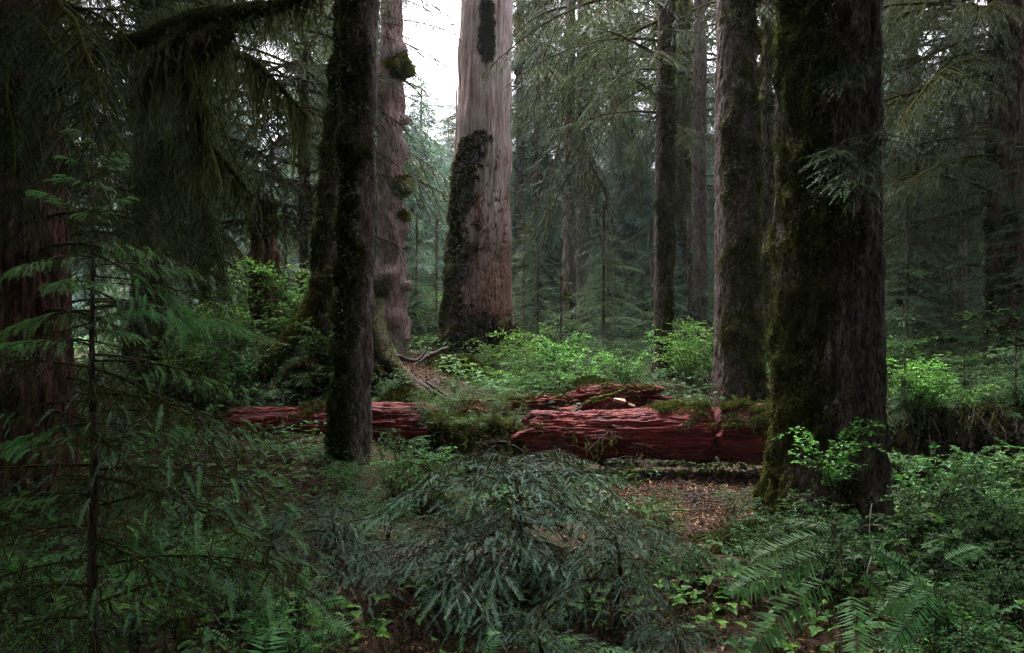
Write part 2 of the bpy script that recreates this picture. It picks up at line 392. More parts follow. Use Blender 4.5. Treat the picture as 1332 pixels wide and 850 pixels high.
ME_MID = meshes(B_MID, 'bough', FT); ME_MOSS = meshes(B_MOSS, 'mossy_branch', FT); ME_DARK = meshes(B_DARK, 'bough', [M['branch'], M['needle'], M['hang']])
ME_NEAR = meshes(B_NEAR, 'bough', [M['branch'], M['needle_blue'], M['hang']])
ME_SAP = meshes(B_SAP, 'bough', [M['branch'], M['needle_fresh'], M['hang']])
M['twig'] = barkmat('grey_twig', [(.3, (.06, .05, .05)), (.7, (.24, .21, .21))], MOSS, None, 20, .8, .3)
ME_SAPLOW = meshes(B_SAPLOW, 'bough', [M['twig'], M['needle_blue'], M['hang']])
ME_HEM = meshes(B_HEM, 'bough', [M['branch'], M['needle_fresh'], M['hang']])

# ------------------------------------------------------------------ things
def tag(o, label=None, cat=None, group=None, kind=None):
    if label: o['label'] = label
    if cat: o['category'] = cat
    if group: o['group'] = group
    if kind: o['kind'] = kind
    return o
def empty(name, loc):
    o = bpy.data.objects.new(name, None); o.empty_display_size = .3; COL.objects.link(o); o.location = loc; return o
def link(name, me, parent, loc, rot, sc=1.):
    o = bpy.data.objects.new(name, me); COL.objects.link(o); o.parent = parent
    o.location = loc; o.rotation_euler = rot; o.scale = (sc, sc, sc) if not isinstance(sc, tuple) else sc
    return o

# ------------------------------------------------------------------ trunks
def fuzz(g, P, Nn, n, r, lmin=.012, lmax=.04, w=.006, mat=1, down=.6, weight=None):
    """short moss shoots standing off a surface"""
    if len(P) == 0: return
    idx = r.choice(len(P), n, p=weight / weight.sum() if weight is not None else None)
    p = P[idx] + r.normal(0, .012, (n, 3)); nn = Nn[idx]
    d = norm(nn * 1. + r.normal(0, .55, (n, 3)) + [0, 0, -down])
    l = r.uniform(lmin, lmax, n)[:, None]; s = norm(np.cross(d, r.normal(0, 1, (n, 3)))) * w * r.uniform(.6, 1.6, (n, 1))
    p = p - nn * .008
    V = np.stack([p - s, p + s, p + d * l], 1).reshape(-1, 3)
    t = np.repeat(np.clip(.42 + (fbm(p * 6, 3, 5) - .5) * 2.0 + r.normal(0, .06, n), 0, 1), 3)
    g.add(V, np.arange(n * 3).reshape(-1, 3), mat, t)

def trunk_geo(prof, kind, seed, nt=120, dz=.03, moss=.3, moss_dir=None, moss_hi=None, ztop_fine=7., flare=None, amp=1., holes=0, mossf=None):
    """prof: [(z, cx, cy, r)] relative to the base, rising. Returns grid points, normals, moss mask, faces"""
    prof = np.array(sorted(prof), float)
    z = np.arange(prof[0, 0], min(ztop_fine, prof[-1, 0]), dz)
    if prof[-1, 0] > ztop_fine: z = np.concatenate([z, np.linspace(ztop_fine, prof[-1, 0], 40)])
    sp = lambda k: np.interp(z, prof[:, 0], prof[:, k])
    def sm(a, w=9):
        pd = np.pad(a, w, mode='edge'); return np.convolve(pd, np.ones(2 * w + 1) / (2 * w + 1), 'valid')
    cx, cy, r = sm(sp(1)), sm(sp(2)), sm(sp(3), 6)
    th = np.arange(nt) / nt * 2 * PI; ct, st = np.cos(th), np.sin(th)
    rr = r[:, None] * np.ones(nt)
    zz = z[:, None] * np.ones(nt)
    base = np.stack([rr * ct, rr * st, zz], -1)
    so = np.array([seed * 3.1, seed * 1.7, seed * .9])
    rr = rr * (.97 if kind not in ('snag', 'burl') else 1.02) * (1 + .10 * (fbm(np.stack([ct + 0 * zz, st + 0 * zz, zz * .35], -1) * 1.3 + so, 2, seed) - .5) * 2)
    if flare:
        nb, fa, fh = flare
        e = np.exp(-np.maximum(z - prof[0, 0], 0) / fh)[:, None]
        ph = seed * 1.3
        lob = np.clip(np.cos(nb * th + ph + .6 * np.sin(th * 2)), -.3, 1)[None]
        rr = rr * (1 + fa * e * (lob * .75 + .25))
    q = base + so
    if kind == 'ridge':
        wq = q + (fbm(q * [2.5, 2.5, 1.6], 2, seed + 6)[..., None] - .5) * .25
        a = np.abs(2 * fbm(wq * [11, 11, 1.5], 2, seed) - 1); a = sstep(.0, .35, a)
        d = a * .042 + (fbm(q * [26, 26, 9], 3, seed + 5) - .5) * .03 + (fbm(q * [9, 9, 5], 2, seed + 15) - .5) * .03
    elif kind == 'flake':
        a = fbm(q * [16, 16, 7], 3, seed); a = sstep(.35, .6, a)
        d = a * .014 + (fbm(q * [35, 35, 20], 2, seed + 5) - .5) * .014 + (fbm(q * 4, 2, seed) - .5) * .04
    elif kind == 'mossy':
        d = (fbm(q * [7, 7, 5], 4, seed) - .5) * .10
    elif kind == 'snag':
        d = (fbm(q * [13, 13, .7], 4, seed) - .5) * .06 + (np.abs(fbm(q * [9, 9, .5], 3, seed + 31) - .5) - .1) * .09 + (fbm(q * [40, 40, 3], 2, seed + 3) - .5) * .014 + (fbm(q * 1.4, 2, seed) - .5) * .10
    elif kind == 'burl':
        b = fbm(q * [3.2, 3.2, 2.2], 2, seed); d = np.maximum(b - .5, 0) * .75 + (fbm(q * [14, 14, 3], 4, seed + 2) - .5) * .05 + (fbm(q * [9, 9, 5], 3, seed + 8) - .5) * .12 + (fbm(q * [30, 30, 4], 2, seed + 18) - .5) * .03
    elif kind == 'rot':
        a = fbm(q * [20, 20, 1.6] + fbm(q * [3, 3, 1.5], 2, seed + 4)[..., None] * 1.5, 4, seed); b = fbm(q * [34, 34, 3.5], 3, seed + 7)
        d = (sstep(.30, .60, a) - .5) * .013 + (sstep(.35, .6, b) - .5) * .020 + (fbm(q * [75, 75, 4], 2, seed + 30) - .5) * .022 + (fbm(q * [50, 50, 14], 3, seed + 3) - .5) * .03 + (fbm(q * 2.8, 4, seed + 9) - .5) * .085
    if mossf is not None:
        mk = mossf(th[None] + 0 * zz, zz, q)
    else:
        mk = fbm(q * [3.5, 3.5, 2.2], 4, seed + 11) - .5 + moss
        if moss_dir is not None: mk = mk + .28 * np.cos(th - moss_dir)[None]
        if moss_hi is not None: mk = mk - sstep(moss_hi * .5, moss_hi, zz) * .25
    ms = sstep(.42, .62, mk)
    d = d * amp * (1 - .5 * ms) + ms * (.002 + .075 * sstep(.35, .75, fbm(q * [9, 9, 6], 3, seed + 21))) * min(1, amp + .3)
    d = d * np.minimum(1, r / .10)[:, None]
    d = d - np.mean(d[:max(2, int((zz[:, 0] < ztop_fine).sum()))]) - (.3 * np.std(d) if kind not in ('snag', 'burl') else -.02) - (.012 * min(1, r[0] / .1) if kind in ('mossy', 'ridge') else 0)
    if holes:
        hr = np.random.default_rng(seed)
        hz = hr.uniform(prof[0, 0], holes[1], holes[0]); ha = hr.uniform(PI, 2 * PI, holes[0])
        keep = hr.random(holes[0]) < np.clip(1.2 - hz / holes[1], .05, 1)
        for a0, z0 in zip(ha[keep], hz[keep]):
            i0 = np.searchsorted(z, z0); i1 = slice(max(0, i0 - 3), i0 + 4)
            da = (th - a0 + PI) % (2 * PI) - PI
            rad = rr[min(i0, len(z) - 1), 0]
            dd = (da[None] * rad / .017) ** 2 + ((z[i1, None] - z0) / .024) ** 2
            d[i1] -= .05 * np.exp(-dd)
    rr = rr + d
    P = np.stack([cx[:, None] + rr * ct, cy[:, None] + rr * st, zz], -1)
    du = np.roll(P, -1, 1) - np.roll(P, 1, 1); dv = np.gradient(P, axis=0)
    Nn = norm(np.cross(du, dv))
    nz = len(z); i = np.arange(nz - 1)[:, None]; j = np.arange(nt)[None]
    f = np.stack([i * nt + j, i * nt + (j + 1) % nt, (i + 1) * nt + (j + 1) % nt, (i + 1) * nt + j], -1).reshape(-1, 4)
    return P, Nn, mk, f

def prof_px(Y, rows, base, htop=None, rtop=None):
    """rows [(py, xl, xr)] read off the photo -> profile relative to base (bx,by,bz)"""
    pr = []
    for py, xl, xr in rows:
        c = at((xl + xr) / 2, py, Y); pr.append((c[2] - base[2], c[0] - base[0], 0., (xr - xl) / 2 / F * Y))
    pr.sort()
    if htop:
        z1, x1, _, r1 = pr[-1]; z0, x0, _, r0 = pr[-2]
        sl = (x1 - x0) / (z1 - z0) * .5
        pr.append((htop, x1 + sl * (htop - z1), 0, rtop or r1 * .5))
    return pr

def put_trunk(root, prof, kind, seed, mat, name='trunk', mossmat='moss', nfuzz=0, fz=(.012, .04, .006), zf=7., **kw):
    P, Nn, mk, f = trunk_geo(prof, kind, seed, ztop_fine=zf, **kw)
    g = G(); g.add(P.reshape(-1, 3), f, 0, .5, mk.reshape(-1), True)
    # closing cap
    ring = P[-1]; c = ring.mean(0) + [0, 0, .02]
    g.add(np.vstack([ring, c]), [[k, (k + 1) % len(ring), len(ring)] for k in range(len(ring))], 0, .5, 0., False)
    o = g.obj(name, [mat], root)
    if nfuzz:
        sel = (P[..., 2] < zf + .2) & (P[..., 2] > prof[0][0] - 5)
        w = sstep(.40, .62, mk)[sel] + 1e-6
        rr = np.random.default_rng(seed + 100)
        h = G(); fuzz(h, P[sel], Nn[sel], nfuzz, rr, *fz, mat=0, weight=w)
        h.obj('moss', [M[mossmat]], root)
    return P, Nn, mk

def boughs(root, prof, mes, spec, seed, name='bough', az=(0, 360)):
    """spec: (n, z0, z1, s0, s1): n boughs from height z0 (scale s0) to z1 (scale s1)"""
    r = random.Random(seed); pr = np.array(sorted(prof), float); n, z0, z1, s0, s1 = spec
    a = r.uniform(0, 360)
    for k in range(n):
        u = (k + r.uniform(-.4, .4)) / max(1, n - 1); u = min(max(u, 0), 1)
        z = z0 + (z1 - z0) * u; a += 137.5 + r.uniform(-30, 30)
        aa = R(az[0] + ((a % 360) / 360) * (az[1] - az[0]))
        cx, cy, rad = (np.interp(z, pr[:, 0], pr[:, i]) for i in (1, 2, 3))
        s = (s0 + (s1 - s0) * u) * r.uniform(.75, 1.2)
        link(name, r.choice(mes), root, (cx + math.cos(aa) * rad * .8, cy + math.sin(aa) * rad * .8, z), (R(r.uniform(-12, 12)), R(r.uniform(-14, 16)), aa), s)

# ------------------------------------------------------------------ baked crowns for high canopies and far trees
def bake_crown(r, H, z0, rmax, n, src, shape='cone', lean=0):
    g = G(); a = r.uniform(0, 6.28); P, D, S, K = [], [], [], []
    for k in range(n):
        u = (k + r.random()) / n; z = z0 + (H - z0) * u ** 1.05
        a += 2.399 + r.normal(0, .3)
        if shape == 'cone': L = rmax * (1 - u) ** .85 * (min(1, u * 5 + .55)) + .25
        else: L = rmax * math.sqrt(max(.03, 1 - (2 * u - .9) ** 2 * .85))
        L *= r.uniform(.55, 1.2)
        P.append((0, 0, z)); D.append((math.cos(a), math.sin(a), r.uniform(-.25, .1) + .35 * (u > .8))); S.append(L / 2.6); K.append(r.integers(0, len(src)))
    m = frames(np.array(P), np.array(D), np.array([0, 0, 1.]), np.array(S)); K = np.array(K)
    for k, b in enumerate(src):
        if (K == k).any(): g.inst(b, m[K == k], r.uniform(-.12, .12, (K == k).sum()))
    return g.pack()
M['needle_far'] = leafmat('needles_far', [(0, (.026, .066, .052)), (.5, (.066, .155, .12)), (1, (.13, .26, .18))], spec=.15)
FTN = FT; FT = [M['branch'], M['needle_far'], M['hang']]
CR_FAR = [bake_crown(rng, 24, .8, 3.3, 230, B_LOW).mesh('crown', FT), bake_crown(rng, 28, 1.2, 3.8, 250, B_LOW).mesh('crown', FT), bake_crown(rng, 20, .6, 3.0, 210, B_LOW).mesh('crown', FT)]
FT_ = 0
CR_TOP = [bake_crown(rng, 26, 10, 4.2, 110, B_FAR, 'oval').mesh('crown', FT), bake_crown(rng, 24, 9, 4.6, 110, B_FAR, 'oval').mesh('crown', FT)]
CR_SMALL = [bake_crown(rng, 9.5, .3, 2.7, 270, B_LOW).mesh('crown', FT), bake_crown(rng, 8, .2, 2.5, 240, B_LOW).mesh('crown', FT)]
CR_YOUNG = []
for H, rm, n in ((2.6, .85, 58), (1.9, .7, 46), (3.4, 1.0, 70)):
    CR_YOUNG.append(bake_crown(rng, H, .15, rm * 2.6, n, B_HEM).mesh('foliage', [M['branch'], M['needle_fresh'], M['hang']]))
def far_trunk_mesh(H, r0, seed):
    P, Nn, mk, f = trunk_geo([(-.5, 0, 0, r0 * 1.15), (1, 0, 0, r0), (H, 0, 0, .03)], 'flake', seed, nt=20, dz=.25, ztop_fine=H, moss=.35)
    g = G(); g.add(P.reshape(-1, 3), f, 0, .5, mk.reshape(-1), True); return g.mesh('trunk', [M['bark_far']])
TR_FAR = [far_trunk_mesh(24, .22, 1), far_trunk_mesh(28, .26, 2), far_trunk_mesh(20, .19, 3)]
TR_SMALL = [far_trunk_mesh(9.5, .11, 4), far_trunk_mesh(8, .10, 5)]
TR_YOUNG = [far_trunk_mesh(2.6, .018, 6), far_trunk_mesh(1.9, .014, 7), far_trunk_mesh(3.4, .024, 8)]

# ================================================================== THE PLACE
# ---- ground sheet
def build_ground():
    n = 420; u = np.linspace(-1, 1, n)
    w = np.sinh(u * 5.2) / np.sinh(5.2) * 420
    X, Y = np.meshgrid(w, w + 6, indexing='ij')
    Z = ground_z(X, Y)
    path = np.exp(-(((X + 1.35) / .38) ** 2 + ((Y - 12.6) / 1.6) ** 2)) * 1.2
    litter = np.exp(-(((X - 1.9) / .9) ** 2 + ((Y - 7.4) / .7) ** 2)) * 1.1 + np.exp(-(((X - .1) / 1.2) ** 2 + ((Y - 4.0) / 1.6) ** 2)) * .8
    f = lambda: None
    i, j = np.meshgrid(np.arange(n - 1), np.arange(n - 1), indexing='ij')
    q = np.stack([i * n + j, (i + 1) * n + j, (i + 1) * n + j + 1, i * n + j + 1], -1).reshape(-1, 4)
    g = G(); g.add(np.stack([X, Y, Z], -1).reshape(-1, 3), q, 0, .5, (path + litter).reshape(-1), True)
    tag(g.obj('forest_floor', [M['ground']]), kind='structure')
build_ground()

LAND = []   # (x, y, phrase) landmarks for labels

def big_tree(name, label, cat, Y, rows, kind, mat, seed, htop=24, group=None, crown=None, mark=None, dzb=-.3, rtop=None, **kw):
    rows = sorted(rows, key=lambda a: -a[0]); py, xl, xr = rows[0]
    c = at((xl + xr) / 2, py, Y); bz = gz(c[0], Y)
    base = (c[0], Y, bz)
    pr = prof_px(Y, rows, base, htop, rtop)
    pr = [(dzb, pr[0][1], 0, pr[0][3] * 1.05)] + [p for p in pr if p[0] > dzb + .02]
    root = empty(name, base); tag(root, label, cat, group)
    put_trunk(root, pr, kind, seed, mat, **kw)
    if crown is not None:
        k, zc = crown
        if Y > 10.6 or seed == 11: o = link('crown', CR_TOP[k], root, (pr[-1][1] * .8, 0, 11.), (0, 0, seed * 1.1), (.40, .40, .52))     # slim living top, high up
        else: o = link('crown', CR_TOP[k], root, (float(np.interp(zc, [p[0] for p in pr], [p[1] for p in pr])), 0, zc - 10), (0, 0, seed * 1.1), 1.)
    if mark: LAND.append((base[0], Y, mark))
    return root, pr, base

# A: near mossy giant
A, prA, bA = big_tree('mossy_conifer', 'widest dark trunk in the grove, its shaded furrowed bark edged with yellow-green moss', 'tree', 6.3,
    [(700, 984, 1156), (640, 988, 1153), (560, 1000, 1150), (425, 1007, 1146), (250, 1010, 1144), (0, 1013, 1142)], 'ridge', M['bark'], 1, mark='the widest dark trunk',
    nt=300, dz=.016, moss=.33, moss_dir=R(200), zf=4.6, nfuzz=60000, fz=(.010, .034, .0045), crown=(0, 11), flare=(6, .26, .45), mossmat='moss')
# B: mossy spruce, lit
B, prB, bB = big_tree('mossy_conifer', 'scaly grey-brown trunk speckled with moss right behind the red log', 'tree', 11.,
    [(528, 924, 997), (480, 927, 995), (425, 928, 990), (200, 929, 986), (0, 931, 983)], 'flake', M['bark'], 2, mark='the scaly grey trunk',
    nt=220, dz=.02, moss=.38, moss_dir=R(300), zf=7.2, nfuzz=30000, fz=(.015, .045, .006), crown=(1, 12), flare=(6, .1, .3))
# C: behind B
Ct, prC, bC = big_tree('mossy_conifer', 'narrow brown moss-coated trunk squeezed between the scaly trunk and the widest trunk', 'tree', 14.5,
    [(500, 984, 1012), (425, 985, 1010), (200, 986, 1009), (0, 985, 1008)], 'mossy', M['bark'], 3, mark='the narrow brown trunk',
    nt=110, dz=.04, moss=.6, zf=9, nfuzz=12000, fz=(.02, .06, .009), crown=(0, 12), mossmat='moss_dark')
# D
D, prD, bD = big_tree('mossy_conifer', 'straight slim trunk in a thin brown moss coat, standing behind the shattered red wood', 'tree', 14.,
    [(498, 843, 876), (470, 846, 874), (425, 847, 875), (200, 850, 877), (0, 853, 880)], 'mossy', M['bark'], 4, mark='the straight slim trunk',
    nt=130, dz=.03, moss=.50, moss_dir=R(330), amp=.5, zf=8, nfuzz=24000, fz=(.015, .045, .008), crown=(1, 12), flare=(5, .25, .25), mossmat='moss_dark')
# E yellow moss
E, prE, bE = big_tree('mossy_conifer', 'distant thin trunk wholly wrapped in yellow-green moss', 'tree', 20.,
    [(465, 880, 904), (425, 880, 902), (200, 879, 899), (0, 880, 898)], 'mossy', M['bark'], 5, nt=80, dz=.05, moss=.9, zf=10, nfuzz=12000, fz=(.03, .07, .012), crown=(0, 12), amp=.6, mossmat='moss_bright')
# F reddish
Ff, prF, bF = big_tree('bare_conifer', 'thin brown bare trunk next to the yellow mossed one', 'tree', 19.,
    [(465, 900, 922), (425, 901, 921), (200, 902, 919), (0, 903, 918)], 'flake', M['bark_far'], 6, nt=70, dz=.05, moss=.1, zf=10, crown=(1, 13))
# G pair
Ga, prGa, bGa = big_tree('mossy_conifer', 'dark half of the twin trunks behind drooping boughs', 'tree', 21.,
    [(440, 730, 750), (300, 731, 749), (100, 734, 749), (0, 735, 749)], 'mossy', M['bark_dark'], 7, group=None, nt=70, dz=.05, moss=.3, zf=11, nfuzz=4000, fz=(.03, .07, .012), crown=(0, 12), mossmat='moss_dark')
Gb, prGb, bGb = big_tree('bare_conifer', 'paler brown half of the twin trunks behind drooping boughs', 'tree', 22.,
    [(440, 747, 769), (300, 748, 768), (100, 750, 767), (0, 751, 767)], 'flake', M['bark'], 8, nt=70, dz=.05, moss=.3, zf=11, nfuzz=4000, fz=(.03, .07, .012), crown=(1, 12), mark='the twin trunks')
# H far right reddish
H_, prH, bH = big_tree('shaggy_conifer', 'shaggy reddish trunk with dark boughs beyond the long mossy log', 'tree', 13.,
    [(470, 1283, 1352), (400, 1286, 1348), (200, 1288, 1344), (0, 1290, 1340)], 'ridge', M['bark_red'], 9, nt=150, dz=.03, moss=.32, moss_dir=R(190), zf=8, nfuzz=14000, fz=(.02, .05, .008), crown=(0, 11), mossmat='moss_dark', mark='the shaggy reddish trunk')
# left front mossy trunk
Lt, prL, bL = big_tree('mossy_conifer', 'slim dark trunk furred with moss, standing just in front of the red log', 'tree', 8.,
    [(590, 430, 488), (540, 434, 486), (425, 437, 490), (250, 441, 492), (100, 444, 494), (0, 446, 497)], 'mossy', M['bark'], 10, nt=180, dz=.018, moss=.47, moss_dir=R(200), amp=.7, zf=5.4,
    nfuzz=60000, fz=(.012, .045, .005), crown=(1, 12), flare=(5, .2, .3), mark='the slim furry trunk', mossmat='moss_dark')
# J cedar at far left
J, prJ, bJ = big_tree('red_cedar', 'thick red-barked trunk half hidden behind the young spruce', 'tree', 7.6,
    [(540, -75, 92), (350, -62, 84), (150, -50, 78), (0, -45, 74)], 'ridge', M['bark_red'], 11, nt=200, dz=.025, moss=.16, zf=5.5, nfuzz=9000, fz=(.012, .04, .006), crown=(0, 10), mossmat='moss_dark', mark='the thick red-barked trunk')
# dark hemlock behind sapling
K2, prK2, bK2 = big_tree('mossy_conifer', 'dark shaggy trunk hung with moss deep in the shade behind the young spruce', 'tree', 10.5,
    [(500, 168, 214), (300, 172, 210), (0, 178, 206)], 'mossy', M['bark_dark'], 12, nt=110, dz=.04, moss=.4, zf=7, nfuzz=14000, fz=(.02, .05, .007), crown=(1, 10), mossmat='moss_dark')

# ---- pale snag (centre)
def moss_snag(th, zz, q):
    # a sheet of moss climbs the left face, a strip near the top, a skirt at the foot
    a = (th % (2 * PI)); n = (fbm(q * 2.6, 4, 33) - .5)
    lim = R(230) + R(52) * np.clip(zz / 4.4, 0, 1) ** 1.3; m1 = .52 + np.clip((lim - a) / R(16) * .25, -1, .4) - 1.2 * sstep(4.2, 5.3, zz + .8 * (R(275) - a) * .6) + n * 1.1 + (fbm(q * 9, 2, 35) - .5) * .6 - .8 * (a < R(120))
    m2 = .85 - ((a - R(272)) / .38) ** 2 * .6 - .9 * sstep(5.9, 5.3, zz) * 1.2 + n * 1.3 + (fbm(q * 9, 2, 36) - .5) * .6 - ((zz - 7.3) / 1.7) ** 2 * .3
    m3 = .95 - 1.1 * sstep(.1, 1.2 , zz) + .35 * np.cos(a - R(310)) + n * .9
    return np.maximum(np.maximum(m1, m2), m3)
Ys = 17.
base = (at(620, 470, Ys)[0], Ys, gz(at(620, 470, Ys)[0], Ys))
prS = prof_px(Ys, [(478, 562, 674), (440, 572, 671), (400, 578, 667), (340, 584, 664), (250, 589, 664), (160, 594, 665), (80, 598, 666), (0, 601, 667)], base, 13, .34)
prS = [(-.3, prS[0][1], 0, prS[0][3] * 1.05)] + prS
S = empty('tall_snag', base); tag(S, 'pale barkless dead trunk with a sheet of dark moss climbing it', 'dead tree')
put_trunk(S, prS, 'snag', 13, M['snag'], nt=300, dz=.022, zf=8.6, mossf=moss_snag, holes=(1000, 4.2), flare=(5, .22, .45), nfuzz=60000, fz=(.015, .05, .009), mossmat='moss')
LAND.append((base[0], Ys, 'the pale snag'))
# ---- pink burled snag
Yq = 16.
baseq = (at(510, 470, Yq)[0], Yq, gz(at(510, 470, Yq)[0], Yq))
prQ = prof_px(Yq, [(475, 494, 532), (420, 491, 529), (350, 488, 527), (280, 492, 526), (200, 493, 524), (100, 494, 524), (0, 496, 524)], baseq, 14, .16)
prQ = [(-.3, prQ[0][1], 0, prQ[0][3])] + prQ
Q = empty('burled_snag', baseq); tag(Q, 'knobbly pinkish dead trunk with round tufts of moss', 'dead tree')
put_trunk(Q, prQ, 'burl', 14, M['snag_pink'], nt=160, dz=.03, zf=8, moss=.02, nfuzz=3000, fz=(.02, .05, .009), amp=.55)
LAND.append((baseq[0], Yq, 'the knobbly pink snag'))
def burl(root, c, rad, matn, fn, seed, squash=.8, name='burl'):
    r = np.random.default_rng(seed); g = G(); n = 22
    th, ph = np.meshgrid(np.linspace(0, 2 * PI, 2 * n), np.linspace(0, PI, n), indexing='ij')
    P = np.stack([np.cos(th) * np.sin(ph), np.sin(th) * np.sin(ph), np.cos(ph) * squash], -1)
    P = P * rad * (1 + 1.3 * (fbm(P * 2.6 + seed, 4, seed) - .5))[..., None]
    i, j = np.meshgrid(np.arange(2 * n - 1), np.arange(n - 1), indexing='ij')
    q = np.stack([i * n + j, i * n + j + 1, (i + 1) * n + j + 1, (i + 1) * n + j], -1).reshape(-1, 4)
    Pw = P.reshape(-1, 3) + c
    g.add(Pw, q, 0, .5, .9 if fn else 0., True)
    if fn: fuzz(g, Pw, norm(P.reshape(-1, 3)), fn, r, .02, .07, .010, mat=1, down=.7)
    g.obj(name, [matn, M['moss_bright']], root)
for k, (px, py, rad, mo) in enumerate([(518, 85, .22, 1), (521, 243, .17, 1), (524, 158, .12, 0), (524, 282, .10, 1), (498, 376, .18, 1), (529, 372, .11, 0), (523, 62, .07, 0), (490, 165, .08, 0), (526, 440, .10, 0), (500, 120, .08, 0)]):
    c = at(px, py, Yq - .12) - baseq
    burl(Q, c, rad * (1.2 if mo else 1), M['snag_pink'] if not mo else M['moss_bright'], 5000 if mo else 0, 50 + k, name='moss_tuft' if mo else 'burl')

# ---- leaning mossy tree with buttress and bare roots (I)
Yi = 11.
basei = (at(455, 480, Yi)[0], Yi, gz(at(455, 480, Yi)[0], Yi))
prI = prof_px(Yi, [(480, 408, 505), (440, 404, 490), (400, 404, 478), (300, 409, 462), (200, 418, 462), (100, 428, 466), (0, 438, 472)], basei, 22, .15)
prI = [(-.4, prI[0][1], 0, prI[0][3] * 1.1)] + prI
I_ = empty('leaning_conifer', basei); tag(I_, 'leaning moss-covered tree on splayed buttress roots, behind the slim furry trunk', 'tree')
put_trunk(I_, prI, 'mossy', 15, M['bark'], nt=160, dz=.03, moss=.55, moss_dir=R(180), zf=7, nfuzz=30000, fz=(.02, .05, .007), flare=(4, .2, .4))
link('crown', CR_TOP[0], I_, (.3, 0, 9.), (0, 0, 2), (.4, .4, .52))
LAND.append((basei[0], Yi, 'the leaning mossy tree'))
def root(parent, base, pts, r0, r1, seed, mask=.5, mat='root', nf=0, name='root'):
    P = np.array([at(a, b, c) - base for a, b, c in pts]); p = smooth_path(P, 40); rr = np.random.default_rng(seed)
    p = p + rr.normal(0, 1, p.shape).cumsum(0) * .002
    g = G(); rad = np.linspace(r0, r1, len(p)); tube(g, p, rad, 12, 0, .5, mask, rough=.35, seed=seed)
    if nf:
        k = rr.integers(0, len(p), nf * 1); d = norm(rr.normal(0, 1, (len(k), 3)) + [0, 0, .5])
        fuzz(g, p[k] + d * rad[k][:, None], d, nf, rr, .015, .05, .007, mat=1)
    return g.obj(name, [M[mat], M['moss']], parent)
root(I_, basei, [(425, 360, 10.9), (400, 410, 10.7), (378, 440, 10.5), (358, 466, 10.3), (340, 490, 10.2)], .13, .09, 1, .8, nf=5000)
root(I_, basei, [(478, 400, 11), (492, 440, 10.8), (505, 468, 10.6), (528, 496, 10.4), (560, 520, 10.2)], .17, .06, 2, .5, nf=3500)
root(I_, basei, [(450, 440, 10.7), (452, 470, 10.3), (448, 500, 10.), (440, 530, 9.8)], .16, .1, 3, .8, nf=5000)
root(I_, basei, [(500, 450, 10.9), (520, 480, 10.7), (548, 503, 10.5), (575, 517, 10.4), (602, 524, 10.3)], .09, .02, 4, .2)
root(I_, basei, [(512, 470, 11.2), (535, 492, 11), (562, 500, 10.8), (590, 518, 10.6)], .05, .015, 5, .1)
root(I_, basei, [(520, 500, 10.5), (545, 512, 10.3), (552, 528, 10.1)], .05, .02, 6, .1)
root(I_, basei, [(535, 478, 12), (560, 462, 12.2), (585, 452, 12.4)], .02, .045, 7, .1)
root(I_, basei, [(500, 490, 10.6), (530, 505, 10.4), (538, 520, 10.2)], .04, .02, 8, .1)
root(I_, basei, [(510, 462, 11.4), (540, 470, 11.8), (556, 455, 12.0)], .04, .012, 9, .2)

# ---- broken red stump (K)
Yk = 12.5
basek = (at(342, 460, Yk)[0], Yk, gz(at(342, 460, Yk)[0], Yk))
prK = prof_px(Yk, [(470, 320, 366), (400, 323, 364), (330, 326, 362), (290, 328, 358), (262, 334, 354)], basek)
prK = [(-.4, prK[0][1], 0, prK[0][3])] + prK
Kt = empty('broken_stump', basek); tag(Kt, 'tall broken stump of crumbling red wood with a mossy top', 'stump')
put_trunk(Kt, prK, 'rot', 16, M['bark_red'], nt=120, dz=.025, zf=8, nfuzz=9000, fz=(.02, .06, .008),
          mossf=lambda th, zz, q: fbm(q * 3, 3, 71) - .35 + sstep(1.6, 2.4, zz) * .6, amp=1.3)
LAND.append((basek[0], Yk, 'the broken red stump'))
rr = np.random.default_rng(5)
for k in range(7):   # splinters standing on the broken top
    g = G(); a = rr.uniform(0, 6.28); zt = prK[-1][0]; x = prK[-1][1] + .12 * math.cos(a); y = .12 * math.sin(a)
    tube(g, [(x, y, zt - .3), (x, y, zt + .02), (x + rr.normal(0, .02), y, zt + rr.uniform(.05, .3))], [.05, .045, .008], 7, 0, .5, .8, rough=.5, seed=k)
    g.obj('splinter', [M['bark_red']], Kt)

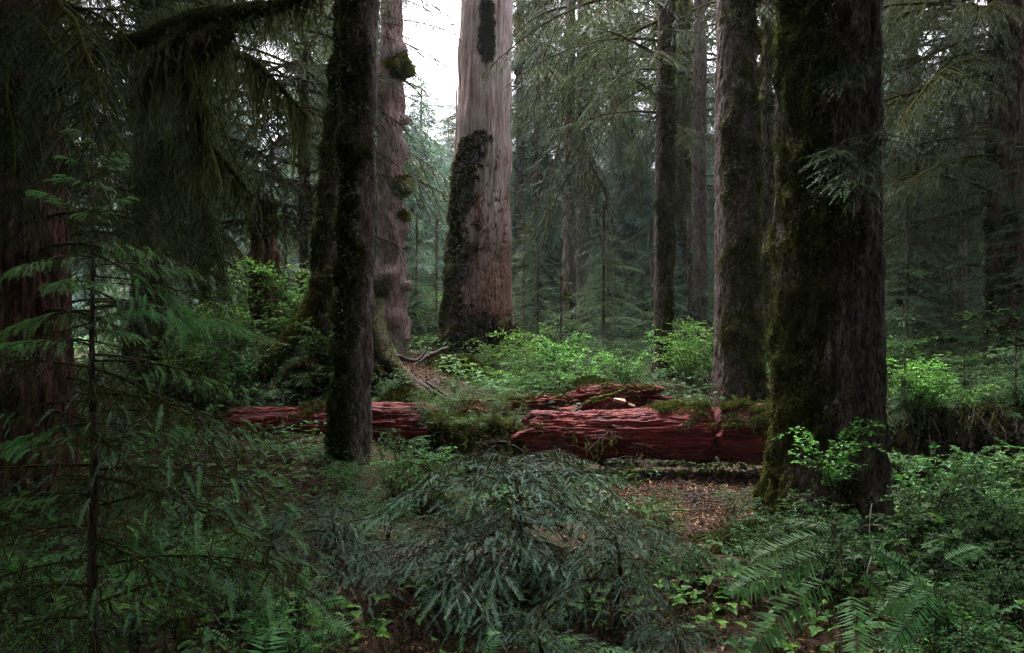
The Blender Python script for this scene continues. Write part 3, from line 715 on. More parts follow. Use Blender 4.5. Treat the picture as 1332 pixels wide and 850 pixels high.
# ---- fallen logs
NOTCH = {}
def log(name, label, cat, p0, p1, r0, r1, seed, mat, kind='rot', moss=None, nf=8000, amp=1., jag=.12, nt=240, group=None, mossmat='moss', squash=1.):
    p0 = np.array(p0, float); p1 = np.array(p1, float); L = np.linalg.norm(p1 - p0)
    P, Nn, mk, f = trunk_geo([(0, 0, 0, r0), (L * .3, .0, .02, r0 * .97), (L * .6, 0.02, 0, (r0 + r1) / 2), (L, 0, 0, r1)], kind, seed, nt=nt, dz=.018, ztop_fine=99, amp=amp, moss=-.4)
    # lie along local X: axis z -> x, local x -> up
    rg = np.random.default_rng(seed)
    e = P[..., 2].copy(); th = np.arange(nt) / nt * 2 * PI
    ja = (fbm(np.stack([np.cos(th) * 2.2, np.sin(th) * 2.2, 0 * th + seed], -1), 4, seed) - .5) * 2
    ring = P.shape[0]; u = np.linspace(0, 1, ring)[:, None]
    if seed in NOTCH:      # a break right across the log
        cut = np.exp(-((P[..., 2] - NOTCH[seed] - .05 * (fbm(np.stack([np.cos(th) * 3, np.sin(th) * 3, 0 * th], -1), 3, 5) - .5)[None] * 3) / .028) ** 2)
        P[..., :2] *= (1 - .38 * cut)[..., None]
    e = e + ja[None] * jag * 2 * (sstep(.88, 1, u) + sstep(.12, 0, u) * -1) * 1.0
    pinch = 1 - .25 * sstep(.97, 1, u) - .25 * sstep(.03, 0, u)
    Q = np.stack([e, P[..., 1] * pinch, P[..., 0] * pinch * squash], -1)
    dx = norm(p1 - p0); yy = norm(np.cross([0, 0, 1.], dx)); zz = np.cross(dx, yy)
    Rm = np.stack([dx, yy, zz], -1)
    W = Q @ Rm.T
    du = np.roll(W, -1, 1) - np.roll(W, 1, 1); dv = np.gradient(W, axis=0); Nn = norm(np.cross(du, dv))
    cen = W.mean(1, keepdims=True); sgn = np.sign(((W - cen) * Nn).sum(-1).mean()); Nn = Nn * sgn
    mk = fbm((W + p0) * 3.2, 4, seed + 40) - .5 + (Nn[..., 2] - .55) * .9 + (moss((W + p0)) if moss else .25)
    W = W + Nn * (sstep(.42, .62, mk) * .03)[..., None]
    root = empty(name, tuple(p0)); tag(root, label, cat, group)
    ff = f if sgn > 0 else f[:, ::-1]
    # material wants grain along X: store coordinates in object space of a rotated object
    g = G(); g.add((W @ Rm).reshape(-1, 3), ff, 0, .5, mk.reshape(-1), True)
    for ringk, inv in ((0, -1), (-1, 1)):      # hollow, splintered ends
        rg_ = (W @ Rm)[ringk]; c = rg_.mean(0); n2 = len(rg_)
        r1_ = c + (rg_ - c) * .6 + np.stack([-inv * (.05 + .10 * rg.random(n2)), rg.normal(0, .01, n2), rg.normal(0, .01, n2)], -1)
        c = c - np.array([inv * .15, 0, 0])
        V = np.vstack([rg_, r1_, c]); qs = [[k, (k + 1) % n2, n2 + (k + 1) % n2, n2 + k] for k in range(n2)]
        g.add(V, qs, 0, .5, 0., False); g.add(V, [[n2 + k, n2 + (k + 1) % n2, 2 * n2] for k in range(n2)], 0, .5, 0., False)
    o = g.obj('wood', [mat], root)
    if kind == 'rot' and nf > 1000:      # splinters and loose fibres lying along the grain
        ns = int(1500 * L * r0); Pf = (W @ Rm).reshape(-1, 3); Nf = (Nn @ Rm).reshape(-1, 3); ix = rg.integers(0, len(Pf), ns); p_ = Pf[ix]; n_ = Nf[ix]
        tx = np.tile([1., 0, 0], (ns, 1)) + rg.normal(0, .07, (ns, 3)); tx -= n_ * (tx * n_).sum(-1, keepdims=True); tx = norm(tx) * rg.choice([-1, 1], (ns, 1))
        ln_ = rg.uniform(.03, .18, (ns, 1)) ; sd_ = np.cross(n_, tx) * rg.uniform(.0015, .007, (ns, 1)); lift = n_ * rg.uniform(.002, .022, (ns, 1))
        Vv = np.stack([p_ - sd_ - n_ * .004, p_ + sd_ - n_ * .004, p_ + tx * ln_ * .6 + sd_ * .7 + lift * .7, p_ + tx * ln_ + lift, p_ + tx * ln_ * .6 - sd_ * .7 + lift * .5], 1).reshape(-1, 3)
        h = G(); h.add(Vv, (np.arange(ns)[:, None] * 5 + [[0, 1, 2, 3, 4]]), 0, .5, 0.); ho = h.obj('loose_fibre', [mat], root)
        import mathutils
        ho.rotation_euler = mathutils.Matrix(Rm.tolist()).to_euler()
        nl_ = int(260 * L * r0 * 4); up_s = np.where(Nn.reshape(-1, 3)[:, 2] > .6)[0]
        if len(up_s):
            ix = rg.choice(up_s, nl_); lfm = G(); Vq, Fq_, Tq = [], [], []; y_ = np.array([0, 1., 0])
            lfm.add([(0, 0, 0), (.5, .25, .05), (1, 0, 0), (.5, -.25, .05)], [[0, 1, 2, 3]], 0, .5)
            mm = frames(W.reshape(-1, 3)[ix] + Nn.reshape(-1, 3)[ix] * .006, rg.normal(0, 1, (nl_, 3)) * [1, 1, .2], Nn.reshape(-1, 3)[ix], rg.uniform(.008, .03, nl_))
            h = G(); h.inst(lfm, mm, rg.uniform(-.5, .5, nl_)); h.obj('fallen_needles', [M['litter']], root)
    import mathutils
    o.rotation_euler = mathutils.Matrix(Rm.tolist()).to_euler()
    if nf:
        h = G(); w = sstep(.42, .6, mk).reshape(-1) + 1e-7
        fuzz(h, W.reshape(-1, 3), Nn.reshape(-1, 3), nf, rg, .012, .045, .006, mat=0, weight=w, down=.1)
        h.obj('moss', [M[mossmat]], root)
    return root
NOTCH[21] = 1.92
def moss_right(W): return .03 + .10 * sstep(1.9, 2.5, W[..., 0]) - .25 * sstep(2., .4, W[..., 0])
log('fallen_log', 'long wet red-brown log lying in front of the scaly grey trunk, hollow shade beneath it', 'log', at(678, 566, 8.7), at(1075, 568, 8.3), .245, .30, 21, M['rot'], moss=moss_right, nf=20000, amp=.85, jag=.09)
LAND.append((1.3, 8.4, 'the long red log'))
log('fallen_log', 'weathered red log stub running from behind the slim furry trunk', 'log', at(300, 562, 9.1), at(562, 558, 8.8), .27, .28, 22, M['rot'], moss=lambda W: -.1 + 0 * W[..., 0], nf=3000, amp=.75)
LAND.append((-2.2, 9., 'the red log stub'))
log('fallen_log', 'long dark log buried in moss and seedlings, running off behind the widest trunk', 'log', at(1120, 590, 8.6), at(1520, 585, 8.0), .42, .45, 23, M['bark_dark'], moss=lambda W: .45 + 0 * W[..., 0], nf=30000, mossmat='moss_dark')
LAND.append((4.6, 8.4, 'the long mossy log'))
MLOG = bpy.data.objects.get('fallen_log.002'); gm = G(); rm = np.random.default_rng(8); bm_ = np.array(MLOG.location)
for k in range(50):
    a_ = at(rm.uniform(1150, 1500), rm.uniform(528, 545), 8.05); b_ = a_ + [rm.normal(0, .12), -.12 - .1 * rm.random(), -rm.uniform(.15, .6)]
    tube(gm, smooth_path([a_ + [0, .12, .02], (a_ + b_) / 2 + rm.normal(0, .05, 3), b_], 8) - bm_, np.linspace(.005, .0015, 8), 4, 0, .5, .2, cap=False)
    strands(gm, [a_ - bm_], rm, .08, .45, .008, 4)
gm.obj('hanging_rootlets', [M['branch'], M['hang'], M['hang']], MLOG)
log('rotten_wood', 'low flat slab of dark red rotten wood behind the gap between the logs', 'rotten wood', at(600, 534, 10.0), at(722, 527, 9.8), .12, .15, 24, M['rot'], nf=800, amp=1.3, squash=.7, jag=.2)
log('rotten_wood', 'shattered block of split red wood in front of the straight slim trunk', 'rotten wood', at(752, 522, 10.4), at(850, 517, 10.2), .20, .17, 25, M['rot'], nf=600, amp=1.6, squash=.8, jag=.25)
log('rotten_wood', 'short wedge of grained red wood leaning on top of the long red log', 'rotten wood', at(765, 535, 9.3), at(806, 519, 9.5), .09, .06, 26, M['rot'], nf=0, amp=.8, jag=.15)
log('rotten_wood', 'reddish rotten root end poking out between the two logs', 'rotten wood', at(560, 560, 9.2), at(640, 548, 9.4), .18, .14, 27, M['rot'], nf=1500, amp=1.5, jag=.2)
# pale wood chips
def chip(px, py, Y, ln, seed, label):
    r = np.random.default_rng(seed); g = G(); c = at(px, py, Y)
    V = np.array([(x * ln, y * ln * .35, z * ln * .25) for x in (-.5, .5) for y in (-.5, .5) for z in (-.5, .5)]) + r.normal(0, ln * .08, (8, 3))
    g.add(V, [[0, 1, 3, 2], [4, 6, 7, 5], [0, 4, 5, 1], [2, 3, 7, 6], [0, 2, 6, 4], [1, 5, 7, 3]], 0, .5)
    m, nt = newmat('pale_split_wood'); n = ramp(nt, noise(nt, 20, 5, (.2, 1, 1)), [(.3, (.25, .13, .08)), (.7, (.45, .28, .18))])
    p = N(nt, 'ShaderNodeBsdfPrincipled'); nt.links.new(n, p.inputs['Base Color']); out(nt, p.outputs[0])
    o = g.obj('wood_chip', [m], None, tuple(c)); o.rotation_euler = (r.uniform(-.3, .3), r.uniform(-.4, .4), r.uniform(-.6, .6)); tag(o, label, 'wood chip')
chip(806, 522, 9.3, .12, 1, 'pale split wood chip beside the leaning red wedge')
chip(822, 527, 9.2, .07, 2, 'small tan wood chip nearest the shattered red block')

# ================================================================== BOUGHS on the big trees
boughs(Ga, prGa, ME_MID, (34, 6.0, 12, 1.1, 1.1), 31)
boughs(Gb, prGb, ME_MID, (28, 6.2, 12, 1.1, 1.1), 32)
boughs(D, prD, ME_MID, (26, 4.2, 8, .9, 1.0), 33, az=(60, 300))
boughs(E, prE, ME_MID, (26, 4.0, 10, 1.0, 1.2), 34)
boughs(Ff, prF, ME_MID, (20, 5.5, 10, 1., 1.2), 35)
boughs(Ct, prC, ME_MID, (14, 4.6, 8, .8, 1.0), 36, az=(-60, 90))
boughs(H_, prH, ME_DARK, (40, 2.6, 7.5, 1.0, 1.1), 37, az=(110, 235))
boughs(J, prJ, ME_DARK, (40, 2.0, 5.8, .5, .8), 38, az=(-100, 80))
boughs(J, prJ, ME_DARK, (16, .5, 2.0, .4, .5), 41, az=(-110, 60))
boughs(K2, prK2, ME_DARK, (50, 2.6, 7, .55, .95), 39)
boughs(I_, prI, ME_MID, (20, 4.2, 7.0, .6, .8), 40, az=(100, 250))

def aim_bough(root, base, me, p_from, p_to, roll=0, L=2.5, name='bough', pitch=None):
    """bough from photo-measured point to point"""
    a = np.array(p_from) ; b = np.array(p_to); d = b - a; ln = np.linalg.norm(d)
    az = math.atan2(d[1], d[0]); el = math.atan2(d[2], math.hypot(d[0], d[1]))
    return link(name, me, root, tuple(a - np.array(base)), (R(roll), -el, az), ln / L)
# great drooping boughs in front of the twin trunks
for k, (a, b) in enumerate([((740, 40, 20.5), (860, 210, 18)), ((745, 90, 20.5), (690, 270, 17.5)), ((745, 150, 20.5), (840, 300, 18)), ((740, 10, 20.5), (672, 130, 18.5)), ((750, 200, 20.5), (800, 380, 18.5)),
                            ((745, 120, 20.5), (780, 260, 17)), ((742, 60, 20.5), (730, 190, 17)), ((745, 220, 20.5), (680, 330, 18)), ((750, -20, 20.5), (800, 120, 17)), ((748, 180, 20.5), (850, 370, 18.5))]):
    aim_bough(Ga, bGa, ME_MID[k % 4], at(*a), at(*b), 0, 2.6)
# bare mossy branches right of the pale snag belong to the tree whose trunk is hidden behind it
def hidden_tree(name, label, px, py, Y, w, spec, mes, seed, crown=1, mat='bark', group=None, mark=None, az=(0, 360), kind='mossy', hz=12):
    t = big_tree(name, label, 'tree', Y, [(py, px - w, px + w), (py - 250, px - w * .9, px + w * .9), (-10, px - w * .8, px + w * .8)], kind, M[mat], seed, nt=70, dz=.06, moss=.45, zf=9,
                 nfuzz=5000, fz=(.03, .07, .01), crown=(crown, hz), group=group, mark=mark, mossmat='moss_dark')
    boughs(t[0], t[1], mes, spec, seed, az=az); return t
hidden_tree('mossy_conifer', 'slender distant trunk with bare moss-laden limbs, nearest to the pale snag', 676, 470, 24., 7, (64, 2.2, 13, .8, 1.0), ME_MOSS + ME_MID[:1], 61, mark='the slender distant trunk')
hidden_tree('mossy_conifer', 'conifer with pale olive boughs filling the space beyond the leaning tree', 395, 470, 17., 9, (74, 2.6, 10, 1.2, 1.4), ME_MID, 62)
hidden_tree('mossy_conifer', 'moss-hung conifer standing between the broken stump and the dark shaggy trunk', 268, 480, 15.5, 10, (80, 2.2, 8.5, 1.1, 1.3), ME_DARK + ME_MID[:2], 63)
hidden_tree('mossy_conifer', 'conifer with drooping olive boughs beyond the long mossy log, nearer the widest trunk', 1188, 470, 18., 9, (80, 2.4, 10, 1.2, 1.4), ME_MID + ME_MOSS[:1], 64, mark='the drooping olive conifer')
hidden_tree('mossy_conifer', 'dark conifer with twisted mossy limbs just beside the shaggy reddish trunk', 1250, 460, 16., 9, (84, 2.0, 9, 1.1, 1.3), ME_MOSS[:2] + ME_DARK[:2] + ME_MID[:2], 65, mark='the twisted dark conifer')
hidden_tree('mossy_conifer', 'grey-green conifer whose boughs close the view behind the thin brown bare trunk', 945, 460, 26., 8, (70, 3, 13, 1.3, 1.5), ME_MID, 66)
hidden_tree('mossy_conifer', 'dusky conifer showing between the straight slim trunk and the twin trunks', 810, 460, 27., 8, (70, 4.4, 13, 1.3, 1.5), ME_MID, 67)
hidden_tree('mossy_conifer', 'dim conifer at the outer edge of the shade, behind the thick red-barked trunk', 60, 480, 13., 12, (70, 2.0, 8, 1.1, 1.3), ME_DARK, 68)
hidden_tree('mossy_conifer', 'hazy conifer close behind the knobbly pink snag', 478, 460, 22., 8, (70, 2.5, 12, .9, 1.2), ME_MID, 69, az=(90, 260))

# great arching limb and hanging boughs at the top left, from the red cedar
def limb(root, base, pts, r0, r1, seed, nf=3000, hang=.5, name='limb'):
    P = np.array([at(a, b, c) - base for a, b, c in pts]); p = smooth_path(P, 50); rr = np.random.default_rng(seed)
    p = p + rr.normal(0, 1, p.shape).cumsum(0) * .004
    rad = np.linspace(r0, r1, len(p)) * (1 + .35 * (fbm(np.stack([np.arange(50) * .35, 0 * np.arange(50), 0 * np.arange(50) + seed], -1), 2, seed) - .5))
    g = G(); tube(g, p, rad, 12, 0, .5, .75, rough=.3, seed=seed)
    if nf:
        k = rr.integers(0, len(p), nf); d = norm(rr.normal(0, 1, (nf, 3)) + [0, 0, .4])
        fuzz(g, p[k] + d * rad[k][:, None] * .9, d, nf, rr, .01, .035, .005, mat=1)
    if hang: strands(g, p[::1] - [0, 0, 1] * rad[:, None] * .7, rr, .06, hang, .010, 7)
    return g.obj(name, [M['bark_dark'], M['moss_dark'], M['hang']], root)
limb(J, bJ, [(60, 130, 7.4), (130, 75, 7.0), (200, 48, 6.6), (250, 22, 6.3), (300, 14, 6.1), (350, 3, 5.9), (405, -18, 5.8)], .075, .045, 1, 6000, .30)
limb(J, bJ, [(298, 18, 6.1), (290, 40, 6.05), (274, 55, 6.0), (262, 50, 6.)], .03, .015, 2, 800, .3)
limb(J, bJ, [(245, 28, 6.3), (225, 60, 6.2), (200, 90, 6.2), (178, 112, 6.3)], .03, .012, 3, 800, .4)
limb(J, bJ, [(250, 20, 6.3), (240, 80, 6.3), (262, 130, 6.4), (250, 190, 6.4)], .05, .012, 4, 1500, .6)
limb(K2, bK2, [(190, 150, 10.3), (215, 190, 9.6), (245, 170, 9.0), (280, 185, 8.7), (330, 250, 8.6)], .06, .015, 5, 1500, .8)
limb(K2, bK2, [(190, 60, 10.3), (240, 80, 9.6), (300, 70, 9.0), (350, 95, 8.7), (400, 150, 8.6)], .07, .015, 6, 1500, .8)
k = 0
for a, b in [((60, 60, 7), (180, 120, 5.6)), ((20, 20, 7), (110, 70, 5.4)), ((70, 10, 7), (230, 30, 6)), ((40, 120, 7), (150, 240, 6.2)), ((10, 150, 7), (60, 260, 6.)), ((30, -20, 7), (130, 20, 5.2)), ((0, 60, 7), (30, 190, 5.6)),
             ((250, 0, 6.3), (330, 90, 6.6)), ((300, 10, 6.1), (210, 110, 6.5)), ((60, -10, 7), (250, 110, 6.9))]:
    k += 1; aim_bough(J, bJ, ME_DARK[k % 4], at(*a), at(*b), 0, 2.5)
for a, b in [((190, 0, 10.4), (330, 80, 9)), ((190, 50, 10.4), (350, 190, 9)), ((190, 100, 10.4), (320, 210, 9.4)), ((190, 150, 10.4), (300, 300, 9.2)), ((190, 200, 10.4), (260, 330, 9.5)), ((190, 120, 10.4), (240, 230, 8.6)),
             ((190, 60, 10.4), (290, 150, 8.4)), ((190, 190, 10.4), (300, 300, 9.6)), ((190, 20, 10.4), (400, 110, 9.8)), ((190, 170, 10.4), (140, 300, 9.4))]:
    k += 1; aim_bough(K2, bK2, ME_DARK[k % 4], at(*a), at(*b), 0, 2.5)
# a hemlock spray reaching round the widest trunk
for a, b, m in [((1150, 168, 6.0), (1060, 186, 5.5), 0), ((1150, 175, 6.0), (1085, 235, 5.4), 1), ((1150, 60, 6.2), (1100, 78, 5.6), 2), ((1152, 172, 6.1), (1110, 200, 5.3), 2)]:
    aim_bough(A, bA, ME_HEM[m], at(*a), at(*b), 0, 1.05)

# ================================================================== FAR FOREST
def far_tree(px, Y, kind, sc, label, group, seed, name='conifer'):
    r = random.Random(seed); x = (px - 666) / F * Y
    root = empty(name, (x, Y, gz(x, Y) - .1)); root.scale = (sc,) * 3; root.rotation_euler = (0, 0, r.uniform(0, 6.28))
    tag(root, label, 'tree', group)
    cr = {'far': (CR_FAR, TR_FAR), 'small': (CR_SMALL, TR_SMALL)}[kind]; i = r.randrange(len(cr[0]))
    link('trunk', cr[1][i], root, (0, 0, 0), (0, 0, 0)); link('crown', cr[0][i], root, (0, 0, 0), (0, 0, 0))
    return root
def near_phrase(x, y):
    px = x / y * F + 666
    return min(LAND, key=lambda l: abs((l[0] / l[1] * F + 666) - px) + abs(l[1] - y) * 2)[2]
rf = random.Random(11); nfar = 0
for row, (Y0, n) in enumerate([(27, 14), (35, 18), (45, 24), (57, 30)]):
    for k in range(n):
        px = -260 + (1850) * (k + rf.uniform(.15, .85)) / n; Y = Y0 + rf.uniform(-2.5, 2.5)
        half = 2.9 / Y * F   # crown half width in photo pixels
        if 528 - half * .75 < px < 604 + half * .55: continue
        ph = near_phrase((px - 666) / F * Y, Y)
        far_tree(px, Y, 'far', rf.uniform(.62, .8) * (Y / 45) ** .35, 'hazy conifer in the forest behind ' + ph, 'hazy conifers behind ' + ph, 500 + nfar); nfar += 1
for px, Y, top, lab in [(548, 34, 118, 'pale teal conifer rising highest in the gap under the open sky'), (594, 46, 128, 'small pointed treetop at the edge of the pale snag'), (574, 40, 205, 'low rounded teal conifer in the middle of the sky gap'),
                        (530, 42, 150, 'teal conifer partly hidden by the knobbly pink snag'), (562, 55, 190, 'farthest pale conifer seen in the sky gap'), (590, 30, 300, 'bushy conifer at the foot of the sky gap'), (556, 26, 330, 'green young conifer right of the knobbly pink snag, under the sky gap'),
                        (610, 60, 180, 'faint conifer behind the edge of the pale snag'), (536, 50, 165, 'faint pale conifer close to the edge of the knobbly pink snag'), (583, 52, 170, 'pale conifer between the tallest teal one and the pale snag'),
                        (566, 32, 262, 'stocky dark-centred young conifer low in the sky gap'), (472, 26, -60, 'taller teal conifer whose boughs show behind the knobbly pink snag'), (543, 29, 280, 'stocky young conifer beside the knobbly pink snag in the sky gap')]:
    H = (425 - top) / F * Y + CAM_H - 1.0
    far_tree(px, Y, 'small', H / 9, lab, None, int(px) + 3)
for row, (Y0, n) in enumerate([(21, 9), (26, 13), (32, 17), (40, 22), (52, 26), (66, 30)]):
    for k in range(n):
        px = -220 + 1780 * (k + rf.uniform(.1, .9)) / n; Y = Y0 + rf.uniform(-2, 2.5); sc = rf.uniform(.55, .95) * (Y / 40) ** .5
        if 515 < px < 615 and Y < 30: sc *= .45
        elif 712 < px < 790 and Y < 25: continue
        elif 515 < px < 615: sc = min(sc, ((425 - 260) / F * Y) / 9)
        ph = near_phrase((px - 666) / F * Y, Y)
        far_tree(px, Y, 'small', sc, 'young bushy conifer filling the forest floor behind ' + ph, 'young bushy conifers behind ' + ph, 1500 + row * 50 + k, 'bushy_conifer')
# unseen conifers added round and behind the viewer to shut out the light
for k in range(18):
    a = R(-250 + 320 * k / 17 + rf.uniform(-4, 4)) if False else R(118 + 304 * k / 17); rad = rf.uniform(8.5, 15)
    x = rad * math.cos(a - 0) ; y = rad * math.sin(a)
    # angles measured from +X; keep clear of the view (roughly 55..125 degrees)
    if y > 0 and abs(x) < y * .72 + 3.2: x = math.copysign(y * .72 + 3.6, x)
    ph = 'conifer of the surrounding forest, outside the view'
    r_ = far_tree(666 + x / max(y, 1e-3) * F if y > .5 else 666, max(y, 1), 'far', rf.uniform(.8, 1.05), ph, 'forest around the viewer', 900 + k)
    r_.location = (x, y, gz(x, y) - .1)

# unseen tall conifers added outside the frame so their crowns shade the foreground
for k, (x, y, zc, sc) in enumerate([(6.4, 1.6, 7.4, 1.15), (3.9, -1.6, 6.4, 1.), (5.6, -.4, 7., 1.15), (-7.6, .8, 6.5, .9), (-4.2, -2.8, 6, .9), (7.5, 4, 8, 1.), (-8.2, 5.6, 7.5, .9), (8.8, 5.2, 7.8, 1.), (-1.6, -7, 6, .9), (-6.5, -5, 5, 1.1), (7.6, -2.5, 5, 1.1)]):
    root_ = empty('shade_conifer', (x, y, gz(x, y) - .1)); tag(root_, 'unseen tall conifer added to shade the foreground, just outside the view', 'tree', 'added shade conifers around the viewer')
    link('trunk', TR_FAR[k % 2], root_, (0, 0, 0), (0, 0, k)); link('crown', CR_TOP[k % 2], root_, (0, 0, zc - 10), (0, 0, k * 1.7), (sc * 1.35, sc * 1.35, 1.))

# ================================================================== FOREGROUND YOUNG SPRUCE
Yp = 4.0
bs = (at(121, 800, Yp)[0], Yp, gz(at(121, 800, Yp)[0], Yp))
SAP = empty('young_spruce', bs); tag(SAP, 'young spruce with bright drooping new tips and bare lichened lower boughs, nearest the viewer', 'tree')
prP = [(0, 0.02, 0, .026), (.5, -.012, .01, .023), (1.0, .012, 0, .02), (1.4, -.008, 0, .016), (1.7, -.002, 0, .012), (at(121, 172, Yp)[2] - bs[2], 0, 0, .005)]
prP = [(-.1, 0, 0, .04)] + prP
put_trunk(SAP, prP, 'flake', 71, M['bark_dark'], nt=20, dz=.02, zf=9, moss=.1, amp=.5, nfuzz=0, fz=(.01, .03, .003), mossmat='moss_dark')
rr = random.Random(3); Hs = prP[-1][0]; a = 0
for k in range(46):
    u = ((k + rr.random() * .6) / 46) ** 1.1; z = Hs * (.02 + .96 * (1 - u)); a += 137.5 + rr.uniform(-25, 25)
    dtop = Hs - z
    if dtop < 1.05: me = rr.choice(ME_SAP); s = (.22 + .70 * min(1, dtop / 1.1)) * rr.uniform(.75, 1.1)
    else: me = rr.choice(ME_SAPLOW + ME_SAP[:1]); s = rr.uniform(.7, 1.05)
    if math.sin(R(a)) < -.35 and dtop > .8: s *= .72       # the side towards the viewer is thinner
    el = R(32) if dtop < .5 else R(rr.uniform(-8, 14))
    link('bough', me, SAP, (0, 0, z), (R(rr.uniform(-12, 12)), -el, R(a)), s)
for a_, b_, m in [((121, 470, 4), (330, 480, 3.9), 0), ((121, 480, 4), (290, 560, 3.5), 1), ((121, 620, 4), (370, 700, 3.5), 1), ((121, 510, 4), (380, 545, 4.2), 2), ((121, 420, 4), (-40, 470, 3.7), 0),
                  ((121, 640, 4), (-30, 690, 3.6), 1), ((121, 360, 4), (300, 380, 4.1), 0), ((121, 560, 4), (240, 650, 3.4), 2), ((121, 300, 4), (290, 345, 4), 0), ((121, 700, 4), (290, 790, 3.4), 0)]:
    aim_bough(SAP, bs, ME_SAPLOW[m], at(*a_), at(*b_), 0, 1.05)
aim_bough(SAP, bs, ME_SAP[2], at(121, 400, 4), at(300, 400, 3.9), 0, .85); aim_bough(SAP, bs, ME_SAP[0], at(121, 330, 4), at(250, 400, 3.8), 0, .75)

# spruce mound in the centre foreground
def mound(px, py, Y, n, smin, smax, label, seed, hz=0., z0=None, name='spruce_sapling', mes=None):
    r = random.Random(seed); x = (px - 666) / F * Y; b = (x, Y, gz(x, Y)); top = at(px, py, Y)[2] - b[2]
    root = empty(name, b); tag(root, label, 'young tree')
    g = G(); tube(g, smooth_path([(0, 0, -.05), (.03, .02, top * .5), (0, .05, top * .82)], 14), np.linspace(.018, .005, 14), 8, 0, .5, .7, rough=.3); g.obj('stem', [M['branch']], root)
    a = 0
    for k in range(n):
        u = k / (n - 1); a += 137.5 + r.uniform(-20, 20); z = top * (.22 + .76 * u ** .8)
        s = (smax * (1 - u) ** .6 + smin) * r.uniform(.7, 1.1)
        link('bough', r.choice(mes or ME_NEAR), root, (0, .05 * u, z), (R(r.uniform(-15, 15)), -R(r.uniform(-14, 10) + 18 * u), R(a)), s)
    return root
mound(672, 592, 5.3, 36, .38, .84, 'wide blue-green mound of drooping spruce boughs in front of the red logs', 81)
mound(578, 668, 4.9, 16, .30, .50, 'smaller drooping spruce merging into the near edge of the blue-green mound', 82)
mound(800, 668, 4.6, 18, .28, .50, 'low spruce spreading over red litter beside the blue-green mound', 83)
mound(700, 805, 3.3, 12, .20, .36, 'tiny pale-tipped spruce poking up nearest the viewer below the mound', 84)
mound(880, 800, 3.6, 12, .22, .38, 'tiny dark spruce growing in deep shade below the red litter', 85)
mound(430, 660, 5.6, 15, .28, .62, 'scraggly young spruce below the slim furry trunk', 86)
# brown dead twigs over the mound
rr = np.random.default_rng(9); gd = G()
for k in range(70):
    p = at(rr.uniform(500, 840), rr.uniform(575, 660), rr.uniform(5.0, 5.9)); d = norm(rr.normal(0, 1, 3) * [1, .6, .35]); L = rr.uniform(.15, .5)
    tube(gd, smooth_path([p, p + d * L * .5 + [0, 0, .04], p + d * L - [0, 0, .06]], 7), np.linspace(.0035, .001, 7), 3, 0, .5, 0., cap=False)
    strands(gd, [p + d * L * q for q in (.2, .5, .8)], rr, .03, .12, .004, 3)
tag(gd.obj('dead_twigs', [M['root'], M['hang'], M['hang']]), kind='stuff')

# ================================================================== FERNS, SHRUBS
def frond(r, L, pairs, det=7, w=.17, arch=.55, rise=.75):
    g = G(); t = np.linspace(0, 1, 12); x = L * t * (1 - .18 * t * t); z = L * (rise * t - arch * (t ** 2) * 1.25); y = L * r.normal(0, .02) * t ** 2 * 2
    ax = np.stack([x, y, z], -1); tube(g, ax, .0022 * (1 - .8 * t) * (L / .6), 3, 1, .3, 0, cap=False)
    V = []; Fq = []; T = []
    for k in range(pairs):
        u = .16 + .84 * (k + .5) / pairs; p = np.array([np.interp(u, t, ax[:, i]) for i in range(3)])
        tg = norm(np.array([np.interp(min(u + .04, 1), t, ax[:, i]) for i in range(3)]) - np.array([np.interp(u - .04, t, ax[:, i]) for i in range(3)]))
        ln = L * w * (math.sin(PI * min(1, (.12 + .86 * u))) ** .75 + .03) * 1.25 * r.uniform(.78, 1.12)
        for s in (1, -1):
            lat = norm(np.cross([0, 0, 1.], tg)) * s; d = norm(lat + tg * r.uniform(.25, .5) + [0, 0, -.22 + r.uniform(-.15, .12)]); nrm = np.cross(d, tg) ; sp = L * .84 / pairs
            tt = r.uniform(.5, 1.) if det == 0 else r.uniform(.3, .75)
            if det == 0:
                o = len(V); V += [p, p + d * ln * .30 + tg * sp * .33, p + d * ln, p + d * ln * .30 - tg * sp * .33]; Fq.append([o, o + 1, o + 2, o + 3]); T += [tt] * 4
            else:
                for j in range(det):
                    v = (j + .3) / det; q = p + d * ln * v + np.array([0, 0, -.12 * ln * v * v]); pw = sp * (.36 if pairs < 22 else .30) * (1 - v * .7)
                    for s2 in (1, -1):
                        o = len(V); e = tg * s2 * pw + d * ln / det * .7; V += [q - d * ln * .05, q + e * .5 + d * ln / det * .45, q + e, q + e * .45 - d * ln / det * .12]
                        Fq.append([o, o + 1, o + 2, o + 3]); T += [tt] * 4
    g.add(V, Fq, 1, T); return g.pack()
def fern_mesh(r, n, L, pairs, det, rise=.8):
    g = G(); fr = [frond(r, 1.0, pairs, det, r.uniform(.13, .18), r.uniform(.45, .7), r.uniform(rise - .2, rise + .15)) for _ in range(3)]
    for k in range(n):
        a = k / n * 2 * PI + r.normal(0, .2); s = L * r.uniform(.65, 1.1); e = R(r.uniform(-10, 28))
        m = frames(np.array([[.02 * math.cos(a), .02 * math.sin(a), 0]]), np.array([[math.cos(a) * math.cos(e), math.sin(a) * math.cos(e), math.sin(e)]]), np.array([r.normal(0, .15), r.normal(0, .15), 1.]), np.array([s]))
        g.inst(fr[k % 3], m, [r.uniform(-.15, .2)])
    return g.mesh('fronds', [M['branch'], M['fern']])
FERN_N = [fern_mesh(rng, n, L, 17, 0, rs) for n, L, rs in ((7, .72, .75), (6, .65, .95), (7, .8, .85))]
FERN_F = [fern_mesh(rng, n, L, 16, 4, rs) for n, L, rs in ((11, .6, .9), (9, .75, 1.0), (12, .5, .7))]

